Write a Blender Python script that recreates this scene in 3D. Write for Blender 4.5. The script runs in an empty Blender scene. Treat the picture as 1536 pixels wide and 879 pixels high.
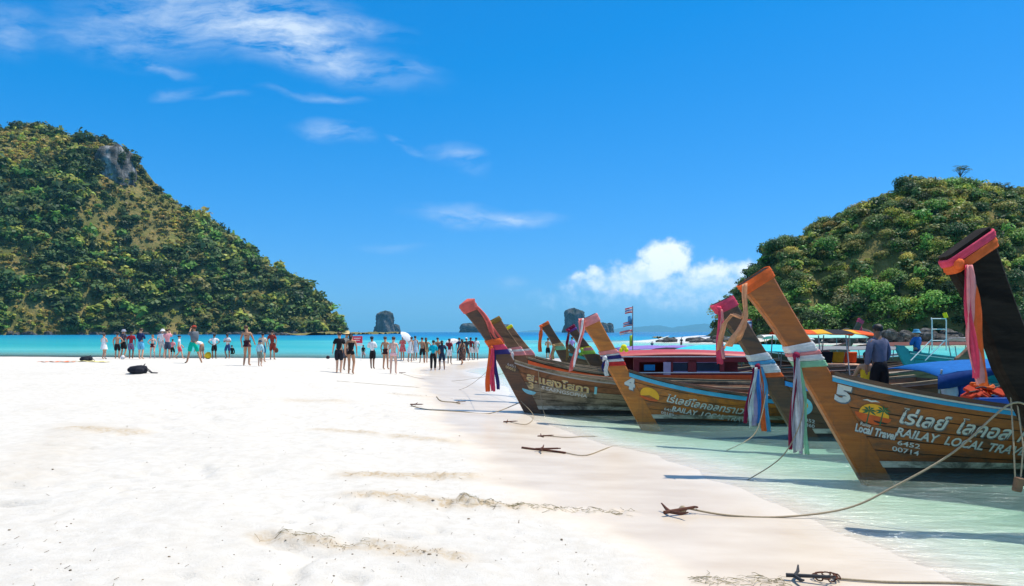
import bpy, bmesh, math, random
import numpy as np
from mathutils import Vector, Matrix

sc = bpy.context.scene
COL = sc.collection
R = math.radians
rnd = random.Random(7)
rng = np.random.default_rng(11)

# ------------------------------------------------------------------ camera, sky, sun, exposure
F = 1100.0            # focal length in pixels of the 1536 px wide photograph
CX, HY = 768.0, 498.0  # picture centre column, horizon row
CZ = 2.0              # eye height above the water
cam_d = bpy.data.cameras.new('camera')
cam = bpy.data.objects.new('camera', cam_d)
COL.objects.link(cam)
cam.location = (0, 0, CZ)
cam.rotation_euler = (R(90), 0, 0)
cam_d.sensor_width = 36
cam_d.lens = F / 1536 * 36
cam_d.shift_y = (HY - 439.5) / 1536
cam_d.clip_start = 0.05
cam_d.clip_end = 80000
sc.camera = cam

SUN_EL = R(66)
SUN_H = Vector((0.93, 0.30, 0)).normalized()       # horizontal direction towards the sun
SUN_V = Vector((SUN_H.x * math.cos(SUN_EL), SUN_H.y * math.cos(SUN_EL), math.sin(SUN_EL)))
sun_d = bpy.data.lights.new('sun', 'SUN')
sun_d.energy = 4.7
sun_d.angle = R(0.53)
sun_d.color = (1.0, 0.94, 0.84)
sun = bpy.data.objects.new('sun', sun_d)
COL.objects.link(sun)
sun.rotation_euler = SUN_V.to_track_quat('Z', 'Y').to_euler()
sun.location = (30, 10, 60)

sc.view_settings.view_transform = 'Standard'
sc.view_settings.look = 'None'
sc.view_settings.exposure = 0.42
sc.view_settings.gamma = 1.0
sc.view_settings.use_curve_mapping = False
sc.render.engine = 'CYCLES'
sc.cycles.use_denoising = True
try:
    sc.cycles.denoiser = 'OPENIMAGEDENOISE'
except Exception:
    pass
sc.cycles.max_bounces = 8
sc.cycles.diffuse_bounces = 3
sc.cycles.glossy_bounces = 3
sc.cycles.transparent_max_bounces = 12
sc.cycles.transmission_bounces = 4
sc.cycles.volume_bounces = 0
sc.cycles.sample_clamp_indirect = 6.0
sc.cycles.caustics_reflective = False
sc.cycles.caustics_refractive = False


class NT:
    """tiny helper that writes shader node trees as expressions"""
    def __init__(self, tree):
        self.t = tree
        tree.nodes.clear()

    def n(self, typ, **kw):
        nd = self.t.nodes.new(typ)
        for k, v in kw.items():
            setattr(nd, k, v)
        return nd

    def put(self, sock, v):
        if v is None:
            return
        if isinstance(v, bpy.types.NodeSocket):
            self.t.links.new(v, sock)
        else:
            if sock.type == 'RGBA' and len(v) == 3:
                v = (*v, 1.0)
            sock.default_value = v

    def math(self, op, a, b=None, c=None, clamp=False):
        nd = self.n('ShaderNodeMath', operation=op, use_clamp=clamp)
        for i, v in enumerate((a, b, c)):
            if v is not None:
                self.put(nd.inputs[i], v)
        return nd.outputs[0]

    def vmath(self, op, a, b=None):
        nd = self.n('ShaderNodeVectorMath', operation=op)
        self.put(nd.inputs[0], a)
        if b is not None:
            self.put(nd.inputs[1], b)
        return nd.outputs[0] if op not in ('LENGTH', 'DOT_PRODUCT') else nd.outputs[1]

    def mix(self, fac, a, b, mode='MIX'):
        nd = self.n('ShaderNodeMix', data_type='RGBA', blend_type=mode)
        self.put(nd.inputs[0], fac)
        self.put(nd.inputs[6], a)
        self.put(nd.inputs[7], b)
        return nd.outputs[2]

    def noise(self, vec, scale, detail=4, rough=0.55, dist=0.0, dims='3D'):
        nd = self.n('ShaderNodeTexNoise', noise_dimensions=dims)
        if vec is not None:
            self.put(nd.inputs['Vector'], vec)
        nd.inputs['Scale'].default_value = scale
        nd.inputs['Detail'].default_value = detail
        nd.inputs['Roughness'].default_value = rough
        nd.inputs['Distortion'].default_value = dist
        return nd.outputs[0]

    def voronoi(self, vec, scale, feature='F1', rand=1.0):
        nd = self.n('ShaderNodeTexVoronoi', feature=feature)
        self.put(nd.inputs['Vector'], vec)
        nd.inputs['Scale'].default_value = scale
        nd.inputs['Randomness'].default_value = rand
        return nd.outputs[0]

    def ramp(self, fac, stops, interp='LINEAR'):
        nd = self.n('ShaderNodeValToRGB')
        cr = nd.color_ramp
        cr.interpolation = interp
        while len(cr.elements) > 1:
            cr.elements.remove(cr.elements[0])
        for i, (p, c) in enumerate(stops):
            e = cr.elements[0] if i == 0 else cr.elements.new(p)
            e.position = p
            if not hasattr(c, '__len__'):
                c = (c, c, c)
            e.color = (*c, 1.0) if len(c) == 3 else c
        self.put(nd.inputs[0], fac)
        return nd.outputs[0]

    def maprange(self, v, a, b, c=0.0, d=1.0, smooth=False):
        nd = self.n('ShaderNodeMapRange')
        if smooth:
            nd.interpolation_type = 'SMOOTHSTEP'
        self.put(nd.inputs[0], v)
        for i, x in enumerate((a, b, c, d)):
            nd.inputs[i + 1].default_value = x
        return nd.outputs[0]

    def mapping(self, vec, loc=(0, 0, 0), rot=(0, 0, 0), scale=(1, 1, 1)):
        nd = self.n('ShaderNodeMapping')
        self.put(nd.inputs[0], vec)
        nd.inputs[1].default_value = loc
        nd.inputs[2].default_value = rot
        nd.inputs[3].default_value = scale
        return nd.outputs[0]

    def attr(self, name, out='Fac'):
        nd = self.n('ShaderNodeAttribute', attribute_name=name)
        return nd.outputs[out]

    def bump(self, h, strength=0.5, dist=0.02, normal=None):
        nd = self.n('ShaderNodeBump')
        nd.inputs['Strength'].default_value = strength
        nd.inputs['Distance'].default_value = dist
        self.put(nd.inputs['Height'], h)
        if normal is not None:
            self.put(nd.inputs['Normal'], normal)
        return nd.outputs[0]

    def bsdf(self, color, rough=0.6, normal=None, spec=0.5, **kw):
        nd = self.n('ShaderNodeBsdfPrincipled')
        self.put(nd.inputs['Base Color'], color)
        self.put(nd.inputs['Roughness'], rough)
        self.put(nd.inputs['Specular IOR Level'], spec)
        if normal is not None:
            self.put(nd.inputs['Normal'], normal)
        for k, v in kw.items():
            self.put(nd.inputs[k], v)
        return nd.outputs[0]

    def mixsh(self, fac, a, b):
        nd = self.n('ShaderNodeMixShader')
        self.put(nd.inputs[0], fac)
        self.put(nd.inputs[1], a)
        self.put(nd.inputs[2], b)
        return nd.outputs[0]

    def out(self, sh, vol=None):
        o = self.n('ShaderNodeOutputMaterial')
        if sh is not None:
            self.put(o.inputs[0], sh)
        if vol is not None:
            self.put(o.inputs[1], vol)

    def obj(self):
        return self.n('ShaderNodeTexCoord').outputs['Object']

    def pos(self):
        return self.n('ShaderNodeNewGeometry').outputs['Position']


def new_mat(name):
    m = bpy.data.materials.new(name)
    m.use_nodes = True
    return m, NT(m.node_tree)


# ---- world: clear tropical sky with thin cirrus and a bank of cumulus low over the sea
world = bpy.data.worlds.new('World')
sc.world = world
world.use_nodes = True
w = NT(world.node_tree)
sky = w.n('ShaderNodeTexSky', sky_type='NISHITA')
sky.sun_disc = False
sky.sun_elevation = SUN_EL
sky.sun_rotation = math.atan2(SUN_H.x, SUN_H.y)
sky.altitude = 0
sky.air_density = 1.0
sky.dust_density = 0.25
sky.ozone_density = 3.0
sps = w.n('ShaderNodeSeparateColor'); w.put(sps.inputs[0], sky.outputs[0])
cmb = w.n('ShaderNodeCombineColor')
w.put(cmb.inputs[0], w.math('MAXIMUM', w.math('MULTIPLY_ADD', sps.outputs[0], 0.66, -1.10), 0.005))
w.put(cmb.inputs[1], w.math('MULTIPLY_ADD', sps.outputs[1], 0.95, 1.15))
w.put(cmb.inputs[2], w.math('MULTIPLY_ADD', sps.outputs[2], 1.6, 3.5))
skycol = cmb.outputs[0]
gen = w.n('ShaderNodeTexCoord').outputs['Generated']
sep = w.n('ShaderNodeSeparateXYZ')
w.put(sep.inputs[0], gen)
yy = w.math('MAXIMUM', w.math('ABSOLUTE', sep.outputs[1]), 0.02)
U = w.math('DIVIDE', sep.outputs[0], yy)
V = w.math('DIVIDE', sep.outputs[2], yy)
comb = w.n('ShaderNodeCombineXYZ')
w.put(comb.inputs[0], U)
w.put(comb.inputs[1], V)
UV = comb.outputs[0]


def pxv(x, y):
    return ((x - CX) / F, (HY - y) / F)


def blob(cx, cy, rx, ry, s, ang=0.0, vec=None):
    u, v = pxv(cx, cy)
    m = w.mapping(w.vmath('SUBTRACT', vec, (u, v, 0)), rot=(0, 0, ang), scale=(1, 1, 1))
    m = w.vmath('MULTIPLY', m, (F / rx, F / ry, 0))
    ln = w.vmath('LENGTH', m)
    return w.math('MULTIPLY', w.maprange(ln, 1.35, 0.0, 0.0, 1.0, True), s)


def total(lst, op='ADD'):
    a = lst[0]
    for b in lst[1:]:
        a = w.math(op, a, b)
    return a


warp_n = w.n('ShaderNodeTexNoise')
w.put(warp_n.inputs['Vector'], UV)
warp_n.inputs['Scale'].default_value = 9
warp_n.inputs['Detail'].default_value = 4
warp = w.vmath('MULTIPLY', w.vmath('SUBTRACT', warp_n.outputs[1], (0.5, 0.5, 0.5)), (0.10, 0.045, 0))
UVw = w.vmath('ADD', UV, warp)
cir = total([blob(*b, vec=UVw) for b in [
    (330, 22, 210, 60, .95, .10), (500, 85, 150, 34, .62, .20), (440, 55, 110, 50, .55, .2), (255, 97, 46, 10, .55, .4),
    (270, 138, 38, 10, .5, -.1), (470, 141, 80, 7, .42, .05), (500, 193, 58, 17, .72, .15), (615, 215, 32, 7, .55, .35),
    (688, 238, 46, 18, .58, .45), (700, 327, 92, 20, .85, .06), (795, 328, 50, 13, .75, 0), (765, 424, 28, 12, .5, 0),
    (585, 373, 48, 8, .35, 0), (150, 55, 130, 36, .42, .2), (10, 45, 45, 45, .45, 0), (560, 38, 70, 18, .45, .2),
    (620, 100, 40, 8, .4, .0), (330, 145, 40, 6, .3, 0)]])
streak = w.noise(w.mapping(UVw, rot=(0, 0, 0.22), scale=(5.0, 17.0, 1)), 2.2, 7, 0.62)
cirrus = w.math('MULTIPLY', cir, w.maprange(streak, 0.36, 0.72, 0.0, 1.0), clamp=True)
cirrus = w.math('MULTIPLY', cirrus, 0.80)
# thin cloud added outside the view only, for neutral fill light
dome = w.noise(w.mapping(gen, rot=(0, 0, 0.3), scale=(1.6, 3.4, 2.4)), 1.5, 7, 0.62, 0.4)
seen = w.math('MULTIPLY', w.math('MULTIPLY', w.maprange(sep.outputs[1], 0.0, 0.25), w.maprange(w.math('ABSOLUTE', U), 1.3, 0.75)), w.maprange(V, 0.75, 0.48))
fill_cloud = w.math('MULTIPLY', w.maprange(dome, 0.44, 0.66, 0.0, 0.85), w.math('SUBTRACT', 1.0, seen, clamp=True))
cirrus = w.math('MAXIMUM', cirrus, w.math('MULTIPLY', fill_cloud, w.maprange(sep.outputs[2], 0.05, 0.3)))
# cumulus bank
warp2 = w.n('ShaderNodeTexNoise')
w.put(warp2.inputs['Vector'], UV)
warp2.inputs['Scale'].default_value = 26
warp2.inputs['Detail'].default_value = 6
warp2.inputs['Roughness'].default_value = 0.6
UVc = w.vmath('ADD', UV, w.vmath('MULTIPLY', w.vmath('SUBTRACT', warp2.outputs[1], (0.5, 0.5, 0.5)), (0.055, 0.042, 0)))
cum = total([blob(*b, vec=UVc) for b in [
    (1003, 386, 46, 28, 1.35), (965, 406, 58, 22, 1.15), (892, 415, 50, 12, .80), (1065, 408, 58, 20, .95), (1120, 405, 70, 20, .85),
    (940, 428, 120, 30, .85), (1050, 430, 130, 34, .9), (1000, 450, 210, 40, .60), (860, 450, 120, 30, .38), (1120, 445, 120, 45, .55), (760, 470, 160, 22, .20)]], 'MAXIMUM')
puff = w.noise(UV, 42, 6, 0.6)
cumd = w.math('MULTIPLY', w.maprange(w.math('ADD', cum, w.math('MULTIPLY', w.math('SUBTRACT', puff, 0.5), 1.0)), 0.10, 0.92, 0, 1, True), 0.90)
cumd = w.math('MULTIPLY', cumd, w.maprange(cum, 0.02, 0.22))
hgt = w.maprange(V, (HY - 470) / F, (HY - 385) / F, 0.0, 1.0)
cum_c = w.mix(w.maprange(w.math('ADD', hgt, w.math('MULTIPLY', w.math('SUBTRACT', puff, 0.5), 1.6)), 0.15, 0.85, 0, 1), (7.6, 12.0, 16.5), (17.5, 18.0, 18.6))  # cloud shading painted into the colour: white tops, bluish undersides
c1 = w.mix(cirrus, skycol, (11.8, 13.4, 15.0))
c2 = w.mix(cumd, c1, cum_c)
below = w.maprange(sep.outputs[2], -0.02, -0.002, 0.0, 1.0)
c3 = w.mix(below, (1.2, 2.6, 3.2), c2)
bg = w.n('ShaderNodeBackground')
w.put(bg.inputs[0], c3)
bg.inputs[1].default_value = 0.055
wo = w.n('ShaderNodeOutputWorld')
world.node_tree.links.new(bg.outputs[0], wo.inputs[0])

# ------------------------------------------------------------------ numpy noise
_perm = np.random.default_rng(5).random((256, 256))


def vnoise(x, y):
    x = np.asarray(x, float); y = np.asarray(y, float)
    xi = np.floor(x).astype(int); yi = np.floor(y).astype(int)
    fx = x - xi; fy = y - yi
    fx = fx * fx * (3 - 2 * fx); fy = fy * fy * (3 - 2 * fy)
    a = _perm[xi & 255, yi & 255]; b = _perm[(xi + 1) & 255, yi & 255]
    c = _perm[xi & 255, (yi + 1) & 255]; d = _perm[(xi + 1) & 255, (yi + 1) & 255]
    return (a * (1 - fx) + b * fx) * (1 - fy) + (c * (1 - fx) + d * fx) * fy


def fbm(x, y, oct=4, gain=0.5):
    s = 0; a = 1; t = 0
    for i in range(oct):
        s = s + a * vnoise(x * 2 ** i + 17.3 * i, y * 2 ** i + 9.1 * i)
        t += a; a *= gain
    return s / t


def sstep(a, b, x):
    t = np.clip((x - a) / (b - a), 0, 1)
    return t * t * (3 - 2 * t)


# ------------------------------------------------------------------ mesh helpers
def np_mesh(name, verts, faces, mat=None, smooth=False):
    """verts (n,3), faces (m,3) or (m,4) numpy -> mesh datablock"""
    me = bpy.data.meshes.new(name)
    v = np.asarray(verts, np.float32); f = np.asarray(faces, np.int32)
    k = f.shape[1]
    me.vertices.add(len(v)); me.vertices.foreach_set('co', v.ravel())
    me.loops.add(f.size); me.loops.foreach_set('vertex_index', f.ravel())
    me.polygons.add(len(f)); me.polygons.foreach_set('loop_start', np.arange(0, f.size, k, dtype=np.int32))
    if smooth:
        me.polygons.foreach_set('use_smooth', np.ones(len(f), bool))
    me.update(calc_edges=True)
    if mat:
        me.materials.append(mat)
    return me


def link(name, me, parent=None, loc=None):
    o = bpy.data.objects.new(name, me)
    COL.objects.link(o)
    if parent:
        o.parent = parent
    if loc is not None:
        o.location = loc
    return o


def tag(o, label, cat, group=None):
    o['label'] = label
    o['category'] = cat
    if group:
        o['group'] = group
    return o


def thing(name, label, cat, loc=(0, 0, 0), rz=0.0, group=None):
    o = bpy.data.objects.new(name, None)
    o.empty_display_size = 0.1
    COL.objects.link(o)
    o.location = loc
    o.rotation_euler = (0, 0, rz)
    return tag(o, label, cat, group)


def struct(name, me):
    o = link(name, me)
    o['kind'] = 'structure'
    return o


def grid_faces(nx, ny):
    i = np.arange(nx - 1)[None, :] + np.arange(ny - 1)[:, None] * nx
    i = i.ravel()
    return np.stack([i, i + 1, i + 1 + nx, i + nx], 1)


class MB:
    """collects geometry for one mesh"""
    def __init__(self):
        self.v = []; self.f = []; self.mi = []

    def add(self, verts, faces, mi=0):
        o = len(self.v)
        self.v += [tuple(p) for p in verts]
        for f in faces:
            self.f.append(tuple(i + o for i in f)); self.mi.append(mi)
        return self

    def box(self, c, s, rot=None, mi=0, taper=1.0):
        hx, hy, hz = s[0] / 2, s[1] / 2, s[2] / 2
        vs = [Vector((x * hx * (taper if z > 0 else 1), y * hy * (taper if z > 0 else 1), z * hz)) for z in (-1, 1) for x, y in ((-1, -1), (1, -1), (1, 1), (-1, 1))]
        if rot is not None:
            vs = [rot @ p for p in vs]
        vs = [p + Vector(c) for p in vs]
        return self.add(vs, [(0, 3, 2, 1), (4, 5, 6, 7), (0, 1, 5, 4), (1, 2, 6, 5), (2, 3, 7, 6), (3, 0, 4, 7)], mi)

    def tube(self, pts, r, n=6, mi=0, caps=True):
        pts = [Vector(p) for p in pts]
        rs = r if hasattr(r, '__len__') else [r] * len(pts)
        base = len(self.v); prev = None
        for i, p in enumerate(pts):
            a = pts[max(i - 1, 0)]; b = pts[min(i + 1, len(pts) - 1)]
            d = (b - a)
            d = d.normalized() if d.length > 1e-9 else Vector((0, 0, 1))
            if prev is None:
                up = Vector((0, 0, 1)) if abs(d.z) < 0.9 else Vector((1, 0, 0))
                e1 = d.cross(up).normalized()
            else:
                e1 = (prev - d * prev.dot(d)).normalized()
            prev = e1
            e2 = d.cross(e1)
            for k in range(n):
                t = 2 * math.pi * k / n
                self.v.append(tuple(p + (e1 * math.cos(t) + e2 * math.sin(t)) * rs[i]))
        for i in range(len(pts) - 1):
            for k in range(n):
                a = base + i * n + k; b = base + i * n + (k + 1) % n
                self.f.append((a, b, b + n, a + n)); self.mi.append(mi)
        if caps:
            self.f.append(tuple(base + k for k in reversed(range(n)))); self.mi.append(mi)
            e = base + (len(pts) - 1) * n
            self.f.append(tuple(e + k for k in range(n))); self.mi.append(mi)
        return self

    def ell(self, c, r, nu=10, nv=7, rot=None, mi=0, fn=None):
        vs = []; fs = []
        for j in range(nv + 1):
            ph = -math.pi / 2 + math.pi * j / nv
            for i in range(nu):
                th = 2 * math.pi * i / nu
                p = Vector((math.cos(ph) * math.cos(th), math.cos(ph) * math.sin(th), math.sin(ph)))
                if fn:
                    p = fn(p)
                p = Vector((p.x * r[0], p.y * r[1], p.z * r[2]))
                if rot is not None:
                    p = rot @ p
                vs.append(p + Vector(c))
        for j in range(nv):
            for i in range(nu):
                a = j * nu + i; b = j * nu + (i + 1) % nu
                fs.append((a, b, b + nu, a + nu))
        return self.add(vs, fs, mi)

    def build(self, name, mat, parent=None, smooth=False, loc=None, bevel=0.0):
        me = bpy.data.meshes.new(name)
        me.from_pydata(self.v, [], self.f)
        mats = mat if isinstance(mat, (list, tuple)) else [mat]
        for m in mats:
            me.materials.append(m)
        if len(mats) > 1:
            me.polygons.foreach_set('material_index', self.mi)
        if bevel:
            bm = bmesh.new(); bm.from_mesh(me)
            bmesh.ops.remove_doubles(bm, verts=bm.verts, dist=1e-5)
            bmesh.ops.bevel(bm, geom=list(bm.edges), offset=bevel, segments=1, affect='EDGES', clamp_overlap=True)
            bm.to_mesh(me); bm.free()
        if smooth:
            me.polygons.foreach_set('use_smooth', [True] * len(me.polygons))
        me.update()
        return link(name, me, parent, loc)


_flat = {}


def paint(name, col, rough=0.6, var=0.18, scale=6.0, bump=0.15, spec=0.35, **kw):
    """plain painted / cloth / skin like material with slight mottling and fine relief"""
    if name in _flat:
        return _flat[name]
    m, t = new_mat(name)
    p = t.obj()
    n1 = t.noise(p, scale, 5, 0.6)
    c = t.mix(t.maprange(n1, 0.3, 0.75), tuple(x * (1 - var) for x in col), tuple(min(1, x * (1 + var)) for x in col))
    nb = t.bump(t.noise(p, scale * 6, 3), bump, 0.01)
    t.out(t.bsdf(c, rough, nb, spec, **kw))
    _flat[name] = m
    return m

# ------------------------------------------------------------------ the beach: height of the sand above the water
SHORE = np.array([(4.9, -60), (4.9, -8), (4.1, 0), (3.5, 6.2), (2.75, 8.9), (1.7, 12.9), (.65, 16.6), (-0.1, 21.6), (-1.6, 30), (-2.3, 38), (-0.5, 46),
                  (4.0, 51.5), (6.5, 54), (4.5, 56), (-8, 54.5), (-23, 56), (-40, 59), (-80, 63), (-135, 66), (-135, -60)])
ISLE = np.array([(25, 150), (36, 130), (52, 119), (75, 116), (110, 113), (170, 110), (170, 230), (40, 210)])


def poly_sd(x, y, P):
    """signed distance, positive inside"""
    best = np.full(x.shape, 1e9); ins = np.zeros(x.shape, bool)
    n = len(P)
    for i in range(n):
        ax, ay = P[i]; bx, by = P[(i + 1) % n]
        dx, dy = bx - ax, by - ay
        t = np.clip(((x - ax) * dx + (y - ay) * dy) / (dx * dx + dy * dy), 0, 1)
        d = np.hypot(x - ax - t * dx, y - ay - t * dy)
        best = np.minimum(best, d)
        cr = ((ay > y) != (by > y))
        with np.errstate(divide='ignore', invalid='ignore'):
            xi = (bx - ax) * (y - ay) / (by - ay + 1e-12) + ax
        ins ^= cr & (x < xi)
    return np.where(ins, best, -best)


def shore_sd(x, y):
    return poly_sd(x, y, SHORE) + 0.9 * (vnoise(x * 0.35 + 3, y * 0.35) - 0.5) * sstep(2, 8, y) + 0.25 * (vnoise(x * 1.5, y * 1.5) - 0.5)


HEAPS = []   # (x0,y0,x1,y1,width,height) low ridges of dug sand


def ground_h(x, y, fine=True):
    x = np.asarray(x, float); y = np.asarray(y, float)
    s = shore_sd(x, y)
    up = 0.034 * np.clip(s, 0, 3.2) + 0.05 * np.clip(s - 3.2, 0, 3) + 0.012 * np.clip(s - 6.2, 0, 20)
    down = -0.085 * np.clip(-s, 0, 5) - 0.07 * np.clip(-s - 5, 0, 30) - 0.02 * np.clip(-s - 36, 0, 60)
    h = np.where(s > 0, up, down)
    hump = 0.42 * np.exp(-(((x + 13) / 9.0) ** 2 + ((y - 27.5) / 7.0) ** 2)) + 0.10 * np.exp(-(((x + 8) / 3.0) ** 2 + ((y - 24) / 5.0) ** 2))
    h = h + hump
    isd = poly_sd(x, y, ISLE)
    hi = np.where(isd > 0, 0.09 * isd, 0.035 * isd)
    h = np.maximum(h, np.clip(hi, -9, 1.2))
    if fine:
        dry = sstep(2.2, 4.5, s)
        near = np.exp(-np.maximum(0, np.hypot(x, y) - 18) / 25)
        h = h + dry * ((fbm(x * 0.7, y * 0.7, 3) - 0.5) * 0.10 + (fbm(x * 3.1 + 5, y * 3.1, 3) - 0.5) * 0.055 * near)
        # footprints: small dimples
        dn = vnoise(x * 4.2 + 40, y * 4.2 + 7)
        patch = sstep(0.45, 0.7, vnoise(x * 0.6 + 9, y * 0.45 + 2))
        h = h - dry * near * patch * 0.055 * sstep(0.62, 0.9, dn)
        h = h + (1 - dry) * sstep(-1, 0.5, s) * (fbm(x * 2 + y * 1.2, y * 3, 3) - 0.5) * 0.006
        for (x0, y0, x1, y1, wd, ht) in HEAPS:
            dx, dy = x1 - x0, y1 - y0
            t = ((x - x0) * dx + (y - y0) * dy) / (dx * dx + dy * dy)
            tc = np.clip(t, 0, 1)
            d = np.hypot(x - x0 - tc * dx, y - y0 - tc * dy)
            m = np.exp(-(d / wd) ** 2)
            rough_ = fbm(x * 8 + 3, y * 8, 4, 0.65) - 0.45
            h = h + m * (ht * 0.25 + ht * 2.6 * rough_)
    return h


def hit(px, py):
    """where the ray through picture point (px, py) meets the sand or the water"""
    dx, dz = (px - CX) / F, (HY - py) / F
    ys = np.concatenate([np.linspace(2.5, 80, 3000), np.linspace(80, 600, 1500)])
    g = np.maximum(ground_h(dx * ys, ys, False), 0.0 - 0 * ys)
    k = np.argmax((CZ + dz * ys) <= g)
    y = ys[k]
    return float(dx * y), float(y), float(ground_h(np.array(dx * y), np.array(y), True))


def axis(segs):
    out = [segs[0][0]]
    for a, b, s0, s1 in segs:
        x = a; st = s0
        n = max(2, int(abs(b - a) / ((s0 + s1) / 2)))
        wts = np.linspace(s0, s1, n); wts = wts / wts.sum() * (b - a)
        for d in wts:
            x += d; out.append(x)
    return np.array(out)


for (a, b, wd, ht) in [((395, 803), (560, 818), .14, .04), ((560, 815), (680, 832), .18, .04), ((530, 712), (700, 714), .22, .05),
                       ((540, 745), (700, 757), .2, .06), ((690, 756), (935, 770), .13, .06), ((590, 590), (700, 600), .2, .03),
                       ((480, 645), (560, 652), .2, .04), ((600, 655), (700, 665), .25, .04), ((110, 645), (200, 650), .3, .04),
                       ((440, 600), (500, 603), .35, .03), ((20, 720), (120, 640), .5, .012)]:
    p, q = hit(*a), hit(*b)
    HEAPS.append((p[0], p[1], q[0], q[1], wd, ht))

gx = axis([(-140, -40, 6, 1.5), (-40, -9, 1.2, 0.22), (-9, -4, 0.16, 0.06), (-4, 5.5, 0.045, 0.045), (5.5, 12, 0.08, 0.5), (12, 60, 0.7, 3), (60, 180, 4, 8)])
gy = axis([(-25, 2.5, 2.5, 0.25), (2.5, 11, 0.035, 0.05), (11, 25, 0.06, 0.12), (25, 62, 0.15, 0.5), (62, 180, 1.0, 6)])
X, Y = np.meshgrid(gx, gy)
Z = ground_h(X, Y)
SD = shore_sd(X, Y)
# -- sand material
m_sand, t = new_mat('white coral sand')
p = t.pos()
hz = t.n('ShaderNodeSeparateXYZ'); t.put(hz.inputs[0], p)
sd = t.attr('shore')
wet = t.maprange(t.math('ADD', sd, t.math('MULTIPLY', t.math('SUBTRACT', t.noise(p, 0.9, 4), 0.5), 1.1)), 2.9, 1.9, 0.0, 1.0, True)
g1 = t.noise(p, 260, 2, 0.7)
g2 = t.noise(p, 7, 5, 0.6)
g3 = t.noise(p, 0.6, 4, 0.6)
dry = t.mix(t.maprange(g2, 0.3, 0.75), (0.505, 0.468, 0.41), (0.60, 0.572, 0.525))
dry = t.mix(t.maprange(g3, 0.35, 0.75, 0, 0.5), dry, (0.49, 0.455, 0.40))
dry = t.mix(t.maprange(g1, 0.60, 0.80, 0, 0.5), dry, (0.55, 0.50, 0.42))
speck = t.voronoi(p, 26)
spm = t.math('MULTIPLY', t.maprange(speck, 0.10, 0.05), t.maprange(t.noise(p, 2.3, 3), 0.52, 0.66))
dry = t.mix(t.math('MULTIPLY', spm, 0.8), dry, (0.30, 0.24, 0.17))
dug = t.attr('dug')
dry = t.mix(t.math('MULTIPLY', dug, t.maprange(t.noise(p, 14, 4, .65), 0.36, 0.60, 0.25, 1.0)), dry, (0.40, 0.31, 0.20))
wetc = t.mix(t.maprange(t.noise(t.mapping(p, scale=(1, 2.2, 1)), 0.8, 4), 0.35, 0.7), (0.50, 0.41, 0.31), (0.60, 0.515, 0.41))
wetc = t.mix(t.maprange(sd, 0.5, -0.8), wetc, t.mix(t.noise(p, 3, 4), (0.60, 0.57, 0.51), (0.68, 0.65, 0.59)))
colr = t.mix(wet, dry, wetc)
rg = t.maprange(wet, 0.2, 1.0, 0.95, 0.34)
hb = t.math('ADD', t.math('MULTIPLY', g1, 0.35), t.noise(p, 38, 5, 0.65))
hb = t.math('ADD', hb, t.math('MULTIPLY', t.noise(p, 6, 4, .6), 1.6))
# ripple marks on the wet and covered sand
rp_ = t.noise(t.mapping(p, rot=(0, 0, 0.30), scale=(1.3, 6.0, 1)), 1.5, 5, .62, .8)
rb_ = t.bump(rp_, 0.55, 0.05)
bmp = t.n('ShaderNodeBump')
bmp.inputs['Distance'].default_value = 0.02
t.put(bmp.inputs['Strength'], t.maprange(wet, 0.0, 0.7, 0.55, 0.03))
t.put(bmp.inputs['Height'], hb)
under = t.maprange(sd, 0.9, -0.6)
rmix = t.n('ShaderNodeMix', data_type='VECTOR')
t.put(rmix.inputs[0], under); t.put(rmix.inputs[4], bmp.outputs[0]); t.put(rmix.inputs[5], rb_)
t.out(t.bsdf(colr, rg, rmix.outputs[1], t.maprange(wet, 0.3, 1.0, 0.1, 0.32)))
me = np_mesh('beach', np.stack([X.ravel(), Y.ravel(), Z.ravel()], 1), grid_faces(len(gx), len(gy)), m_sand, True)
a = me.attributes.new('shore', 'FLOAT', 'POINT'); a.data.foreach_set('value', SD.ravel().astype(np.float32))
dugv = np.zeros(X.shape)
for (x0, y0, x1, y1, wd, ht) in HEAPS:
    dx, dy = x1 - x0, y1 - y0
    tc = np.clip(((X - x0) * dx + (Y - y0) * dy) / (dx * dx + dy * dy), 0, 1)
    d = np.hypot(X - x0 - tc * dx, Y - y0 - tc * dy)
    dugv = np.maximum(dugv, np.exp(-(d / wd) ** 2) * min(1, ht / 0.05))
a = me.attributes.new('dug', 'FLOAT', 'POINT'); a.data.foreach_set('value', dugv.ravel().astype(np.float32))
struct('beach', me)

# ------------------------------------------------------------------ the sea: clear over sand, turquoise shelf, deep blue beyond
far = [(180, 600, 8, 60), (600, 4000, 100, 600), (4000, 60000, 1500, 12000)]
wx = axis([(-60000, -4000, 12000, 1500), (-4000, -600, 600, 100), (-600, -140, 60, 8), (-140, -40, 6, 2), (-40, -8, 1.5, .3), (-8, -3, .25, .08), (-3, 8, .08, .08), (8, 20, .12, .6), (20, 180, 1, 8)] + far)
wy = axis([(-60000, -4000, 20000, 8000), (-4000, -25, 2000, 15), (-25, 4, 3, .3), (4, 24, .07, .1), (24, 62, .14, .6), (62, 180, .8, 6)] + far)
WX, WY = np.meshgrid(wx, wy)
G = ground_h(WX, WY, False)
dist = np.hypot(WX, WY)
depth = np.where((np.abs(WX) < 139) & (WY > -24) & (WY < 175), -G, 4.0)
depth = np.maximum(depth, -1.0)
fard = 3.2 + 0.016 * np.clip(WY - 95 - 0.55 * np.clip(-WX - 10, 0, 260), 0, 900) * (0.75 + 0.5 * fbm(WX * 0.010, WY * 0.022, 3))
fard = np.where(WY < 60, 3.2, fard)
depth = np.where(depth > 3.0, np.maximum(fard, 3.0), depth)
depth = np.minimum(depth, 30)
amp = 0.006 * sstep(0.02, 0.4, depth) * np.exp(-dist / 90)
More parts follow.
